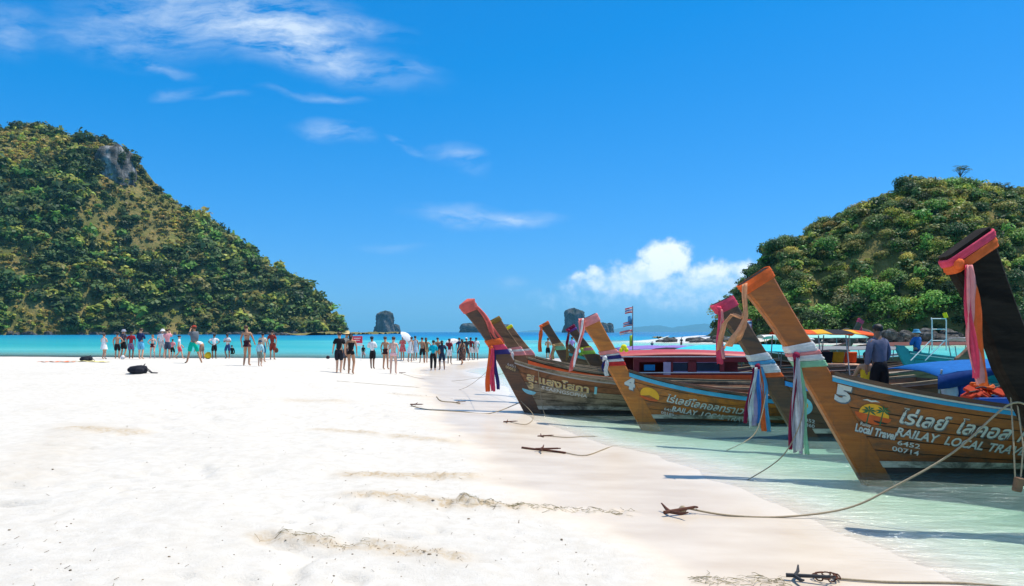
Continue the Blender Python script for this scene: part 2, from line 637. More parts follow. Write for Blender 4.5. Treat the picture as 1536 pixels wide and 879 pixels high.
ph = WX * 3.1 + 2.2 * fbm(WX * .5, WY * .5, 3) * 3
WZ = amp * (np.sin(ph * 1.0 + WY * 1.3) + np.sin(WX * 1.7 - WY * 2.9 + 4 * fbm(WX * .8, WY * .8, 2)) + (fbm(WX * 3, WY * 5, 3) - .5) * 3)
m_sea, t = new_mat('clear tropical sea water')
p = t.pos()
d = t.attr('depth')
tint = t.ramp(t.math('DIVIDE', d, 4.0), [(0.0, (1, 1, 1)), (0.010, (0.95, .985, .96)), (0.03, (0.80, 0.94, .875)), (0.08, (0.64, 0.905, .81)), (0.2, (0.44, 0.88, 0.79)), (0.35, (0.28, 0.84, 0.80)), (0.6, (0.12, 0.72, 0.72)), (1.0, (.02, .5, .6))])
body = t.ramp(t.math('DIVIDE', d, 14.0), [(0.0, (0.52, 0.70, 0.60)), (0.03, (0.40, 0.68, 0.58)), (0.07, (0.16, 0.58, 0.56)), (0.2, (0.035, 0.38, 0.39)), (0.32, (0.006, 0.25, 0.38)), (0.55, (0.0, 0.12, 0.32)), (1.0, (0.0, 0.075, 0.24))])
patch = t.noise(t.mapping(p, scale=(0.02, 0.05, 1)), 1.0, 4, .6)
body = t.mix(t.maprange(patch, 0.35, 0.7, 0.0, 0.9), body, t.mix(0.55, body, (0.01, 0.24, 0.34)))
opac = t.ramp(t.math('DIVIDE', d, 4.0), [(0.0, 0.0), (0.03, 0.06), (0.10, 0.24), (0.25, 0.62), (0.4, 0.85), (0.8, 0.95), (1.0, 1.0)])
# ripples
rip = t.math('ADD', t.noise(t.mapping(p, rot=(0, 0, 0.35), scale=(2.2, 5.5, 1)), 1.3, 5, 0.6, 0.6), t.math('MULTIPLY', t.noise(t.mapping(p, scale=(0.25, 0.9, 1)), 1.0, 4), 1.2))
nb = t.bump(rip, 0.75, 0.10)
fres = t.n('ShaderNodeFresnel'); fres.inputs[0].default_value = 1.333
t.put(fres.inputs['Normal'], nb)
tr = t.n('ShaderNodeBsdfTransparent')
# ripple cell-edge pattern, not connected to the water shader
net = t.voronoi(t.vmath('ADD', t.mapping(p, scale=(1.0, 2.2, 1)), t.vmath('MULTIPLY', t.n('ShaderNodeTexNoise').outputs[1], (0.0, 0, 0))), 2.4, 'DISTANCE_TO_EDGE')
t.put(tr.inputs[0], tint)
df = t.n('ShaderNodeBsdfDiffuse'); t.put(df.inputs[0], body); t.put(df.inputs['Normal'], nb)
gl = t.n('ShaderNodeBsdfGlossy'); gl.inputs['Roughness'].default_value = 0.12; t.put(gl.inputs['Normal'], nb)
gl.inputs[0].default_value = (0.95, 0.97, 1.0, 1)
s1 = t.mixsh(opac, tr.outputs[0], df.outputs[0])
s2 = t.mixsh(t.math('MINIMUM', t.math('MULTIPLY', fres.outputs[0], 0.95), 0.30), s1, gl.outputs[0])
# foam where wavelets run out on the sand
fo = t.noise(t.mapping(p, rot=(0, 0, 0.5), scale=(1.0, 2.0, 1)), 1.1, 3)
band = t.math('ADD', t.math('MULTIPLY', d, 7.5), t.math('MULTIPLY', fo, 2.4))
saw = t.math('ABSOLUTE', t.math('SUBTRACT', t.math('FRACT', band), 0.5))
foam = t.math('MULTIPLY', t.maprange(saw, 0.11, 0.01), t.maprange(d, 0.30, 0.02))
foam = t.math('MULTIPLY', foam, t.maprange(t.noise(t.mapping(p, rot=(0, 0, .4), scale=(1, 2.5, 1)), 14, 6, .75), 0.50, 0.66))
wf = t.n('ShaderNodeBsdfDiffuse'); wf.inputs[0].default_value = (0.85, 0.87, 0.86, 1)
s3 = t.mixsh(t.math('MULTIPLY', foam, 0.6), s2, wf.outputs[0])
t.out(s3)
me = np_mesh('sea', np.stack([WX.ravel(), WY.ravel(), WZ.ravel()], 1), grid_faces(len(wx), len(wy)), m_sea, True)
a = me.attributes.new('depth', 'FLOAT', 'POINT'); a.data.foreach_set('value', depth.ravel().astype(np.float32))
struct('sea', me)

# ------------------------------------------------------------------ foliage
def leaf_mat(name, trans=0.38):
    m, t = new_mat(name)
    c = t.attr('tone', 'Color')
    oi = t.n('ShaderNodeObjectInfo')
    hs = t.n('ShaderNodeHueSaturation')
    t.put(hs.inputs['Color'], c)
    t.put(hs.inputs['Hue'], t.maprange(oi.outputs['Random'], 0, 1, 0.478, 0.52))
    t.put(hs.inputs['Value'], t.maprange(t.math('FRACT', t.math('MULTIPLY', oi.outputs['Random'], 7.31)), 0, 1, 0.72, 1.35))
    b = t.bsdf(hs.outputs[0], 0.55, None, 0.25)
    tl = t.n('ShaderNodeBsdfTranslucent'); t.put(tl.inputs[0], hs.outputs[0])
    t.out(t.mixsh(trans, b, tl.outputs[0]))
    return m


m_leaf = leaf_mat('tropical foliage')
m_bark, t = new_mat('grey brown bark')
p = t.obj()
t.out(t.bsdf(t.mix(t.noise(t.mapping(p, scale=(6, 6, 1)), 3, 5), (0.07, 0.05, 0.035), (0.2, 0.16, 0.12)), 0.85, t.bump(t.noise(p, 20, 4), 0.5, 0.03)))

TONES = {'dark': (0.042, 0.078, 0.030), 'mid': (0.090, 0.140, 0.042), 'fresh': (0.14, 0.26, 0.05), 'lime': (0.31, 0.33, 0.06),
         'olive': (0.20, 0.19, 0.055), 'gold': (0.32, 0.255, 0.06), 'dry': (0.25, 0.21, 0.075), 'grey': (0.17, 0.165, 0.075)}


def crown_pts(n, seed, shape=(1, 1, 0.8), blobs=7, leaf=0.085, flat=0.0):
    """unit crown (radius about 1, base at z=0): n leaf rhombs -> verts (n*4,3), shade (n)"""
    g = np.random.default_rng(seed)
    bc = g.normal(size=(blobs, 3)); bc /= np.linalg.norm(bc, axis=1)[:, None]
    bc *= g.uniform(0.25, 0.62, (blobs, 1)); bc[:, 2] = np.abs(bc[:, 2]) * (0.9 - flat) - 0.1
    br = g.uniform(0.34, 0.58, blobs)
    k = g.integers(0, blobs, n)
    dr = g.normal(size=(n, 3)); dr /= np.linalg.norm(dr, axis=1)[:, None]
    flip = (dr[:, 2] < -0.2) & (g.random(n) < 0.75)
    dr[flip, 2] *= -1
    rad = br[k] * g.uniform(0.72, 1.12, n) * (1 + 0.25 * (g.random(n) < 0.08))
    c = bc[k] + dr * rad[:, None]
    nm = dr + g.normal(size=(n, 3)) * 0.55 + np.array([0, 0, 0.35]); nm /= np.linalg.norm(nm, axis=1)[:, None]
    a = np.cross(nm, g.normal(size=(n, 3))); a /= np.linalg.norm(a, axis=1)[:, None]
    b = np.cross(nm, a)
    s = leaf * g.uniform(0.6, 1.5, n)[:, None]
    v = np.stack([c - a * s * 1.25, c - b * s * 0.8 + nm * s * 0.2, c + a * s * 1.25, c + b * s * 0.8 + nm * s * 0.2], 1)
    v[:, :, 2] += 0.55
    v = v * np.array(shape)
    shade = g.uniform(0.65, 1.35, n) * (0.85 + 0.3 * g.random(blobs)[k])
    return v.reshape(-1, 3), shade


def leaves_mesh(name, v, tone):
    n = len(v) // 4
    f = np.arange(n * 4).reshape(n, 4)
    me = np_mesh(name, v, f, m_leaf)
    a = me.attributes.new('tone', 'FLOAT_COLOR', 'POINT')
    c = np.ones((n * 4, 4), np.float32); c[:, :3] = np.repeat(tone, 4, axis=0)
    a.data.foreach_set('color', c.ravel())
    return me


def crown_mesh(tone, seed, n, shape, blobs, leaf, flat=0.0, gain=1.0):
    v, sh = crown_pts(n, seed, shape, blobs, leaf, flat)
    g = np.random.default_rng(seed + 1)
    col = gain * np.array(TONES[tone])[None] * sh[:, None] * (1 + 0.25 * (g.random((n, 3)) - 0.5))
    return leaves_mesh('crown', v, col)


def trunk_mesh(seed, h=0.75):
    g = random.Random(seed)
    b = MB()
    top = Vector((g.uniform(-.12, .12), g.uniform(-.12, .12), h))
    b.tube([(0, 0, -0.35), (0, 0, 0), tuple(top * 0.5 + Vector((.03, 0, 0))), tuple(top)], [.085, .07, .055, .04], 6)
    for i in range(4):
        an = g.uniform(0, 6.28); 
        e = top + Vector((math.cos(an) * .4, math.sin(an) * .4, g.uniform(.15, .4)))
        b.tube([tuple(top * g.uniform(.5, .95)), tuple((top + e) / 2 + Vector((0, 0, .06))), tuple(e)], [.035, .025, .012], 5)
    me = bpy.data.meshes.new('trunk')
    me.from_pydata(b.v, [], b.f); me.materials.append(m_bark)
    return me


TRUNKS = [trunk_mesh(s) for s in (1, 2, 3)]


def tree(name, label, cat, loc, size, crown, group, trunk=None, rz=None, sz=1.0):
    e = thing(name, label, cat, loc, rnd.uniform(0, 6.28) if rz is None else rz, group)
    e.scale = (size, size, size * sz)
    link('trunk', trunk or rnd.choice(TRUNKS), e)
    link('crown', crown, e)
    return e


def scatter_mesh(P, S, tones, n_leaf, leaf, seed, nt=8, shape=(1, 1, .85)):
    """many bushes in one mesh; P (k,3), S (k) radius, tones (k,3)"""
    tmpl = [crown_pts(n_leaf, seed + i, shape, 5, leaf) for i in range(nt)]
    g = np.random.default_rng(seed)
    which = g.integers(0, nt, len(P)); ang = g.uniform(0, 6.28, len(P))
    V = []; T = []
    for i in range(nt):
        idx = np.where(which == i)[0]
        if not len(idx):
            continue
        v, sh = tmpl[i]
        ca, sa = np.cos(ang[idx]), np.sin(ang[idx])
        x = v[None, :, 0] * ca[:, None] - v[None, :, 1] * sa[:, None]
        y = v[None, :, 0] * sa[:, None] + v[None, :, 1] * ca[:, None]
        z = np.repeat(v[None, :, 2], len(idx), 0)
        st_ = np.stack([g.uniform(.75, 1.45, len(idx)), g.uniform(.75, 1.3, len(idx)), g.uniform(.55, 1.5, len(idx))], 1)
        q = np.stack([x, y, z], 2) * S[idx][:, None, None] * st_[:, None, :] + P[idx][:, None, :]
        V.append(q.reshape(-1, 3))
        T.append((tones[idx][:, None, :] * sh[None, :, None] * (1 + .2 * (g.random((len(idx), n_leaf, 3)) - .5))).reshape(-1, 3))
    return leaves_mesh('undergrowth', np.concatenate(V), np.concatenate(T))


m_rock, t = new_mat('weathered limestone')
p = t.obj()
rn = t.noise(t.mapping(p, scale=(1, 1, .35)), 1.3, 7, .65)
rc = t.ramp(rn, [(0.3, (0.02, 0.019, 0.018)), (0.5, (0.06, 0.057, 0.053)), (0.64, (0.14, 0.135, 0.13)), (0.8, (0.34, 0.33, 0.32))])
t.out(t.bsdf(rc, 0.9, t.bump(t.noise(p, 3, 8, .7), 0.8, 0.3), 0.2))


def hill_material(name, s):
    m, t = new_mat(name)
    p = t.pos()
    a = t.noise(p, 0.035 * s, 5, .6)
    b = t.noise(p, 0.4 * s, 5, .7)
    c = t.ramp(a, [(0.33, (0.10, 0.11, 0.035)), (0.45, (0.21, 0.175, 0.055)), (0.55, (0.32, 0.225, 0.085)), (0.7, (0.23, 0.225, 0.06))])
    c = t.mix(t.maprange(b, .35, .65, 0, .7), c, (0.085, 0.09, 0.032))
    c = t.mix(t.maprange(t.noise(p, 0.13 * s, 4, .7), .42, .62, 0, .7), c, (0.10, 0.115, 0.035))
    t.out(t.bsdf(c, 0.95, t.bump(b, 1.0, 1.2 / s), 0.1))
    return m


def sil(xs, ys, q):
    return np.interp(q, xs, ys)


# ---- the wooded island on the left
LS = 1.72   # picture px per metre at its ridge (640 m away)
lp = np.array([(-420, 330), (-300, 230), (-150, 185), (-60, 195), (0, 200), (40, 190), (100, 208), (140, 216), (165, 216), (195, 236), (220, 272), (270, 312), (320, 345), (380, 392), (420, 416), (455, 432), (490, 462), (508, 484), (517, 497), (522, 503)], float)
LXs = (lp[:, 0] - CX) / LS; LHs = (HY - lp[:, 1]) / LS + 2


def left_h(x, y):
    H = np.interp(x, LXs, LHs, left=-5, right=-8)
    wdt = 0.92 * np.maximum(H, 0) + 14
    u = (y - 640) / wdt
    prof = np.where(u < 0, 1 - np.abs(u) ** 1.25, 1 - (np.abs(u) * 0.8) ** 1.5)
    n = (fbm(x * .018, y * .018, 4) - .5) * 26 * sstep(0, 40, H) * sstep(0.0, .25, np.abs(u)) * sstep(1.05, .7, np.abs(u))
    gul = (np.abs(fbm(x * .03 + 4, y * .006, 3) - .5)) * -30 * sstep(0.05, .5, np.abs(u)) * sstep(20, 80, H)
    return np.maximum(H * np.maximum(prof, -0.1) + n + gul, -3)


hx = np.linspace(-700, -120, 150); hy = np.linspace(440, 800, 110)
HX, HYY = np.meshgrid(hx, hy)
HZ = left_h(HX, HYY) + (fbm(HX * .12, HYY * .12, 3) - .5) * 5
struct('hill', np_mesh('hill', np.stack([HX.ravel(), HYY.ravel(), HZ.ravel()], 1), grid_faces(150, 110), hill_material('dry hillside grass', 1.0), True))


def pick_tones(g, dens, names_forest, names_open):
    k = len(dens)
    out = np.zeros((k, 3))
    for i in range(k):
        nm = names_forest if dens[i] > g.random() else names_open
        out[i] = TONES[nm[g.integers(0, len(nm))]]
    return out


g = np.random.default_rng(3)
N = 8200
bx = g.uniform(-560, -126, N); by = g.uniform(440, 655, N)
bz = left_h(bx, by)
dens = sstep(0.43, 0.57, fbm(bx * .016 + 2, by * .016 + 7, 4)) 
# rows of dry grass run diagonally down the slope
low = sstep(60, 10, bz)
dens = np.clip(dens + 0.45 * low + 0.5 * sstep(.78, .95, bz / np.maximum(np.interp(bx, LXs, LHs), 1)), 0, 1)
keep = (bz > 1.0) & ((g.random(N) < 0.36 + dens))
bx, by, bz, dens = bx[keep], by[keep], bz[keep], dens[keep]
S = np.where(dens > 0.5, 3.2 + 5.5 * g.random(len(bx)) ** 1.8, g.uniform(1.2, 3.6, len(bx)))
ton = pick_tones(g, dens, ['dark', 'dark', 'mid', 'mid', 'olive', 'mid', 'fresh', 'lime'], ['olive', 'gold', 'lime', 'olive', 'gold', 'lime', 'mid'])
ton = ton * (0.72 + 0.95 * fbm(bx * .03 + 11, by * .03 + 5, 3))[:, None]
o = link('hillside_undergrowth', scatter_mesh(np.stack([bx, by, bz - 1.0], 1), S, ton, 72, .165, 100))
o['kind'] = 'stuff'; o['label'] = 'mixed scrub and small trees covering the large island slope'; o['category'] = 'scrub'
gt = np.random.default_rng(77)
tx = gt.uniform(-560, -126, 11000); ty = gt.uniform(450, 650, 11000); tz = left_h(tx, ty)
dn = sstep(0.43, 0.57, fbm(tx * .016 + 2, ty * .016 + 7, 4))
kp = (tz > 1) & (gt.random(11000) > dn * .8)
tx, ty, tz = tx[kp], ty[kp], tz[kp]
tt_ = pick_tones(gt, np.zeros(len(tx)), ['olive'], ['olive', 'gold', 'dry', 'lime', 'olive', 'gold']) * (0.6 + 0.75 * fbm(tx * .05 + 3, ty * .05, 3))[:, None]
o = link('hillside_grass', scatter_mesh(np.stack([tx, ty, tz - .8], 1), gt.uniform(1.0, 2.6, len(tx)), tt_, 16, .34, 150, 5, (1, 1, .9)))
o['kind'] = 'stuff'; o['label'] = 'tall dry grass tussocks between the trees of the large island'; o['category'] = 'grass'
# trees one can tell apart on that island
LC = [crown_mesh(tn, 200 + i, 230, shp, bl, .115) for i, (tn, shp, bl) in enumerate([('dark', (1, 1, .95), 7), ('dark', (1, 1, 1.3), 6), ('mid', (1, 1, .85), 8), ('mid', (.8, .8, 1.2), 6), ('fresh', (1, 1, .7), 7), ('dark', (.38, .38, 2.1), 6)])]
g = np.random.default_rng(33)
cnt = 0
while cnt < 190:
    x = g.uniform(-450, -128); y = g.uniform(470, 642)
    z = float(left_h(np.array(x), np.array(y)))
    Hh = float(np.interp(x, LXs, LHs))
    skyl = cnt < 42
    if skyl:
        y = 636 + g.uniform(-6, 4); z = float(left_h(np.array(x), np.array(y)))
    elif fbm(np.array(x * .016 + 2), np.array(y * .016 + 7), 4) < 0.44:
        continue
    if z < 2:
        continue
    k = 5 if (g.random() < 0.05 and not skyl) else int(g.integers(0, 5))
    sz = g.uniform(4.2, 7.2) * (0.8 if skyl else 1.05)
    if k == 5:
        lab, nm = 'tall narrow dark tree standing above scrub on the large island slope', 'columnar_tree'
    elif skyl:
        lab, nm = 'broad tree on the skyline ridge of the large wooded island', 'ridge_tree'
    elif k == 4:
        lab, nm = 'bright green spreading tree on the slope of the large island', 'hill_tree'
    else:
        lab, nm = 'dark green round tree on the slope of the large island', 'hill_tree'
    tree(nm, lab, 'tree', (x, y, z - 0.8), sz, LC[k], {'columnar_tree': 'narrow trees on the large island', 'ridge_tree': 'trees along the large island ridge'}.get(nm, 'bright trees on the large island' if k == 4 else 'dark trees on the large island'))
    cnt += 1


def rocky(name, center, size, seed, mat, nu=40, nv=24, rough=.35, bump_f=2.0, parent=None, top=1.0):
    """a craggy rock body: ellipsoid-like column, displaced; base at center.z"""
    g = np.random.default_rng(seed)
    th = np.linspace(0, 2 * np.pi, nu, endpoint=False); tt = np.linspace(0, 1, nv)
    T, K = np.meshgrid(th, tt)
    prof = np.where(K < 0.8, 1 - .22 * K, (1 - .22 * .8) * np.sqrt(np.maximum(0, 1 - ((K - .8) / .2) ** 2)) + 0.001)
    rr = prof * (1 + rough * 2 * (fbm(np.cos(T) * bump_f + seed + K * 1.0, np.sin(T) * bump_f + K * 3.0 + seed * 2, 4, .6) - .5))
    zz = K * (1 + .45 * (fbm(np.cos(T) * 1.6 + seed, np.sin(T) * 1.6, 3) - .5))
    v = np.stack([rr * np.cos(T) * size[0], rr * np.sin(T) * size[1], zz * size[2] * top], 2).reshape(-1, 3)
    v[:, :] += g.normal(size=v.shape) * np.array(size) * 0.012
    f = []
    for j in range(nv - 1):
        for i in range(nu):
            a_ = j * nu + i; b_ = j * nu + (i + 1) % nu
            f.append((a_, b_, b_ + nu, a_ + nu))
    me = np_mesh(name, v, np.array(f), mat, False)
    return link(name, me, parent, center)


# bare limestone face near the summit
cxp, cyp = (172 - CX) / F, (HY - 262) / F
m_cliff, t = new_mat('grey white cliff limestone')
p = t.obj()
rn = t.noise(t.mapping(p, scale=(1, 1, .3)), .16, 8, .7)
rc = t.ramp(rn, [(0.38, (0.03, 0.03, 0.028)), (0.50, (0.10, 0.098, 0.092)), (0.60, (0.24, 0.235, 0.225)), (0.72, (0.52, 0.51, 0.49))])
t.out(t.bsdf(rc, 0.9, t.bump(t.noise(p, .5, 8, .7), 0.9, 2.0), 0.2))
dcl = 618
cl = rocky('cliff', (cxp * dcl, dcl, cyp * dcl - 9), (16, 20, 33), 5, m_cliff, 56, 26, .22, 3.0)
tag(cl, 'bare grey white limestone cliff near the island summit', 'cliff')
g = np.random.default_rng(55)
for i in range(34):
    a_ = g.uniform(0, 6.28); r_ = g.uniform(0, 1)
    x = cl.location.x + math.cos(a_) * 17 * r_; y = cl.location.y + math.sin(a_) * 14 * r_ + 4
    tree('cliff_tree', 'dark tree growing on top of the grey limestone cliff', 'tree', (x, y, cl.location.z + 29 - 7 * r_ ** 2), g.uniform(3.6, 5.6), LC[int(g.integers(0, 4))], 'trees on top of the cliff')
for i in range(26):
    x = cl.location.x + g.uniform(-26, 30); y = cl.location.y - 20 - g.uniform(0, 14)
    tree('cliff_tree', 'dark tree growing below the foot of the grey limestone cliff', 'tree', (x, y, float(left_h(np.array(x), np.array(y))) - 1), g.uniform(4.0, 6.5), LC[int(g.integers(0, 4))], 'trees below the cliff')
for i in range(30):
    hh_ = g.uniform(2, 27); a_ = g.choice([g.uniform(2.2, 4.1), g.uniform(-.9, .7)]); rr_ = 1 - .22 * hh_ / 33
    tree('cliff_tree', 'small tree clinging to the flank of the grey limestone cliff', 'tree', (cl.location.x + math.cos(a_) * 15.5 * rr_, cl.location.y + math.sin(a_) * 19 * rr_, cl.location.z + hh_), g.uniform(2.2, 4.6), LC[int(g.integers(0, 4))], 'trees on the flanks of the cliff')
# strip of rock along the island's foot
g = np.random.default_rng(8)
vv = MB()
for i in range(90):
    px_ = g.uniform(-40, 516)
    x = (px_ - CX) / LS * .9
    ys = np.linspace(440, 642, 200); zs = left_h(np.full(200, x), ys)
    k = int(np.argmax(zs > 0.5)) if (zs > .5).any() else 180
    vv.ell((x + g.uniform(-4, 4), ys[k] - 1 + g.uniform(-2, 2), .2), (g.uniform(1.5, 5), g.uniform(1.5, 3), g.uniform(.8, 2.6)), 7, 5, fn=lambda q: q * g.uniform(.75, 1.2))
so = vv.build('shore_rocks', m_rock); so['kind'] = 'stuff'; so['label'] = 'line of dark rocks along the foot of the large island'; so['category'] = 'rocks'

# ---- the nearer wooded islet on the right
RS = F / 150.0
rp = np.array([(1060, 505), (1076, 492), (1095, 455), (1118, 425), (1140, 398), (1152, 366), (1165, 356), (1182, 352), (1200, 348), (1220, 326), (1240, 316), (1262, 312), (1290, 302), (1310, 302), (1340, 288), (1360, 284), (1385, 272), (1405, 284), (1430, 280), (1480, 288), (1510, 292), (1536, 302), (1650, 300), (1800, 330), (2000, 420), (2100, 505)], float)
RXs = (rp[:, 0] - CX) / RS; RHs = (HY - rp[:, 1]) / RS + 2 - .2 + 2.2 * (fbm(rp[:, 0] * .05, rp[:, 0] * 0 + 2.5, 2) - .5) - 3.2 * sstep(1370, 1250, rp[:, 0]) * sstep(1120, 1215, rp[:, 0])


def right_h(x, y):
    H = np.interp(x, RXs, RHs, left=-3, right=-3)
    wdt = 0.86 * np.maximum(H, 0) + 5
    u = (y - 150) / wdt
    prof = np.where(u < 0, 1 - np.abs(u) ** 1.5, 1 - (np.abs(u) * .8) ** 1.5)
    n = (fbm(x * .07, y * .07, 4) - .5) * 5 * sstep(0, 12, H) * sstep(0, .25, np.abs(u)) * sstep(1.05, .75, np.abs(u))
    return np.maximum(H * np.maximum(prof, -.2) + n, -2)


hx = np.linspace(38, 190, 130); hy = np.linspace(108, 200, 90)
HX, HYY = np.meshgrid(hx, hy)
HZ = right_h(HX, HYY) + (fbm(HX * .5, HYY * .5, 3) - .5) * 1.0
struct('islet_hill', np_mesh('islet_hill', np.stack([HX.ravel(), HYY.ravel(), HZ.ravel()], 1), grid_faces(130, 90), hill_material('islet hillside', 4.0), True))
g = np.random.default_rng(4)
N = 2600
bx = g.uniform(42, 132, N); by = g.uniform(112, 154, N); bz = right_h(bx, by)
keep = bz > 1.2
bx, by, bz = bx[keep], by[keep], bz[keep]
dens = sstep(.38, .6, fbm(bx * .07, by * .07, 4)) * .8 + .5 * sstep(14, 4, bz)
S = g.uniform(.8, 1.9, len(bx))
ton = pick_tones(g, dens, ['dark', 'mid', 'fresh', 'mid', 'olive'], ['olive', 'lime', 'olive', 'mid', 'lime', 'gold'])
o = link('islet_undergrowth', scatter_mesh(np.stack([bx, by, bz - .35], 1), S, ton * 1.35, 150, .115, 300))
o['kind'] = 'stuff'; o['label'] = 'scrub and vines covering the slope of the nearer islet'; o['category'] = 'scrub'
RC = [crown_mesh(tn, 400 + i, 1300, shp, bl, .050, fl, 1.35) for i, (tn, shp, bl, fl) in enumerate([
    ('dark', (1, 1, .95), 9, 0), ('mid', (1, 1, .85), 11, 0), ('mid', (1, 1, 1.05), 8, 0), ('fresh', (1.05, 1.05, .95), 12, 0),
    ('olive', (1, 1, .8), 9, .1), ('lime', (1, 1, .8), 9, .1), ('gold', (.9, .9, .8), 8, 0), ('grey', (1, 1, .9), 10, 0)])]
RL = ['dark green rounded tree on the nearer islet slope', 'mid green leafy tree on the nearer islet slope', 'mid green tall-crowned tree on the nearer islet slope', 'bright green bushy tree near the foot of the nearer islet',
      'olive green tree on the nearer islet slope', 'lime green tree on the nearer islet slope', 'yellowing dry tree on the nearer islet slope', 'grey twiggy half-bare tree on the nearer islet slope']
g = np.random.default_rng(44)
cnt = 0; tries = 0
while cnt < 270 and tries < 4000:
    tries += 1
    x = g.uniform(43, 125); y = g.uniform(113, 152)
    z = float(right_h(np.array(x), np.array(y)))
    if z < 1.5 or (x - 0) / y > 0.80:
        continue
    if cnt < 46:
        y = 148 + g.uniform(-2, 3); z = float(right_h(np.array(x), np.array(y)))
        if z < 2: continue
        k = int(g.choice([0, 0, 2, 1, 4]))
        sz = g.uniform(1.2, 3.0)
    elif z < 9:
        k = int(g.choice([3, 3, 3, 1, 0, 5, 7])); sz = g.uniform(2.4, 3.9)
    else:
        k = int(g.choice([0, 1, 1, 4, 4, 5, 5, 6, 3, 2])); sz = g.uniform(1.4, 2.7)
    lab = RL[k]
    if cnt < 46:
        lab = 'tree on the skyline ridge of the nearer islet'
    tree('islet_tree', lab, 'tree', (x, y, z - .5), sz, RC[k], 'skyline trees of the islet' if cnt < 46 else 'islet trees, kind %s' % ['dark', 'leafy', 'tall', 'bright', 'olive', 'lime', 'dry', 'twiggy'][k])
    cnt += 1


def open_tree(px, py, top, seed, label, spread, name):
    """thin tree whose bare limbs and sparse flat leaf sprays show against the sky"""
    d_ = 150.0
    x = (px - CX) / F * d_; z = CZ + (HY - py) / F * d_; h = (py - top) / F * d_
    e = thing(name, label, 'tree', (x, d_, z - 1.0))
    g = random.Random(seed)
    b = MB(); tips = []
    b.tube([(0, 0, 0), (.1, 0, 1 + h * .35), (-.15, .1, 1 + h * .6)], [.16, .12, .09], 6)
    for i in range(9):
        an = g.uniform(0, 6.28); r_ = spread * g.uniform(.45, 1)
        e_ = Vector((math.cos(an) * r_ - spread * .25, math.sin(an) * r_ * .6, 1 + h * g.uniform(.72, 1.0)))
        s_ = Vector((-.1, .05, 1 + h * g.uniform(.4, .6)))
        m_ = (s_ + e_) / 2 + Vector((0, 0, g.uniform(-.1, .35)))
        b.tube([s_, m_, e_], [.07, .05, .025], 5)
        tips += [e_, (m_ + e_) / 2]
    b.build('trunk', m_bark, e)
    V = []; C_ = []
    gg = np.random.default_rng(seed)
    for tp in tips:
        v, sh = crown_pts(55, seed + len(V), (.8, .8, .22), 4, .12)
        V.append(v + np.array(tp) - np.array([0, 0, .1])); C_.append(np.array(TONES['mid'])[None] * sh[:, None])
    link('crown', leaves_mesh('crown', np.concatenate(V), np.concatenate(C_)), e)


open_tree(1441, 282, 248, 3, 'thin open-branched tree rising above the islet summit', 2.3, 'bare_tree')
open_tree(1503, 300, 274, 9, 'flat-topped pale green tree on the islet ridge', 2.9, 'flat_topped_tree')
tree('summit_tree', 'large dark round tree at the top of the islet', 'tree', ((1380 - CX) / RS, 150, (HY - 292) / RS + 1.2), 2.9, RC[0], None)

# boulders along the islet foot
rock_meshes = []
for s_ in range(6):
    g = np.random.default_rng(70 + s_)
    b = MB(); b.ell((0, 0, .35), (1, .85, .75), 12, 8, fn=lambda q: q * (1 + .5 * (float(fbm(np.array(q.x * 1.6 + s_ * 7 + q.z), np.array(q.y * 1.6 + q.z * 1.3), 3)) - .5) * 2 * .7))
    me = bpy.data.meshes.new('boulder'); me.from_pydata(b.v, [], b.f); me.materials.append(m_rock); rock_meshes.append(me)
g = np.random.default_rng(71)
for i in range(170):
    x = g.uniform(47, 108); 
    y = float(np.interp(x, [36, 52, 75, 110], [130, 121.5, 118, 115.5])) + g.uniform(-1.5, 4)
    o = link('boulder', rock_meshes[i % 6], None, (x, y, float(ground_h(np.array(x), np.array(y))) + g.uniform(-.2, 1.2)))
    s_ = g.uniform(.35, 1.25)
    o.scale = (s_ * g.uniform(.8, 1.5), s_, s_ * g.uniform(.7, 1.2)); o.rotation_euler = (g.uniform(-.3, .3), g.uniform(-.3, .3), g.uniform(0, 6))
    tag(o, 'dark weathered boulder at the foot of the nearer islet', 'boulder', 'boulders along the islet shore')

# ---- limestone stacks out at sea and hills on the horizon
def stack(name, label, d_, blocks, seed, mat):
    e = thing(name, label, 'sea stack', ((blocks[0][0] - CX) / F * d_, d_, -1))
    for i, (px, wpx, top) in enumerate(blocks):
        rocky('crag', ((px - blocks[0][0]) / F * d_, (i % 2) * 25.0, 0), (wpx / 2 / F * d_, wpx / 2.4 / F * d_, (HY - top) / F * d_ + 3), seed + i, mat, 46, 30, .30, 2.2, e)
    return e


m_karst, t = new_mat('karst limestone with scrub')
p = t.obj()
rn = t.noise(t.mapping(p, scale=(1, 1, .4)), .05, 8, .7)
rc = t.ramp(rn, [(0.3, (0.022, 0.03, 0.022)), (0.47, (0.05, 0.055, 0.05)), (0.6, (0.13, 0.125, 0.12)), (0.75, (0.24, 0.22, 0.2))])
t.out(t.bsdf(rc, 0.95, t.bump(t.noise(p, .15, 8, .7), 1.0, 6.0), 0.1))
stack('sea_stack', 'tall square limestone stack standing alone at sea', 2400, [(577, 29, 468), (592, 14, 487), (567, 14, 490)], 21, m_karst)
stack('sea_stack', 'long low rocky island behind the wrapped weathered prow', 2800, [(728, 70, 488), (704, 30, 485), (756, 28, 487)], 31, m_karst)
stack('sea_stack', 'tall leaning rock stack beside the orange ribboned prow', 2300, [(862, 34, 464), (874, 20, 478)], 41, m_karst)
stack('sea_stack', 'small jagged twin peaked rock near the tall leaning stack', 2300, [(905, 18, 484), (916, 14, 485), (898, 10, 492)], 51, m_karst)
m_far, t = new_mat('forested far hills')
t.out(t.bsdf(t.mix(t.noise(t.pos(), .004, 4), (0.015, .03, .03), (.03, .045, .04)), 1.0, None, 0.0))
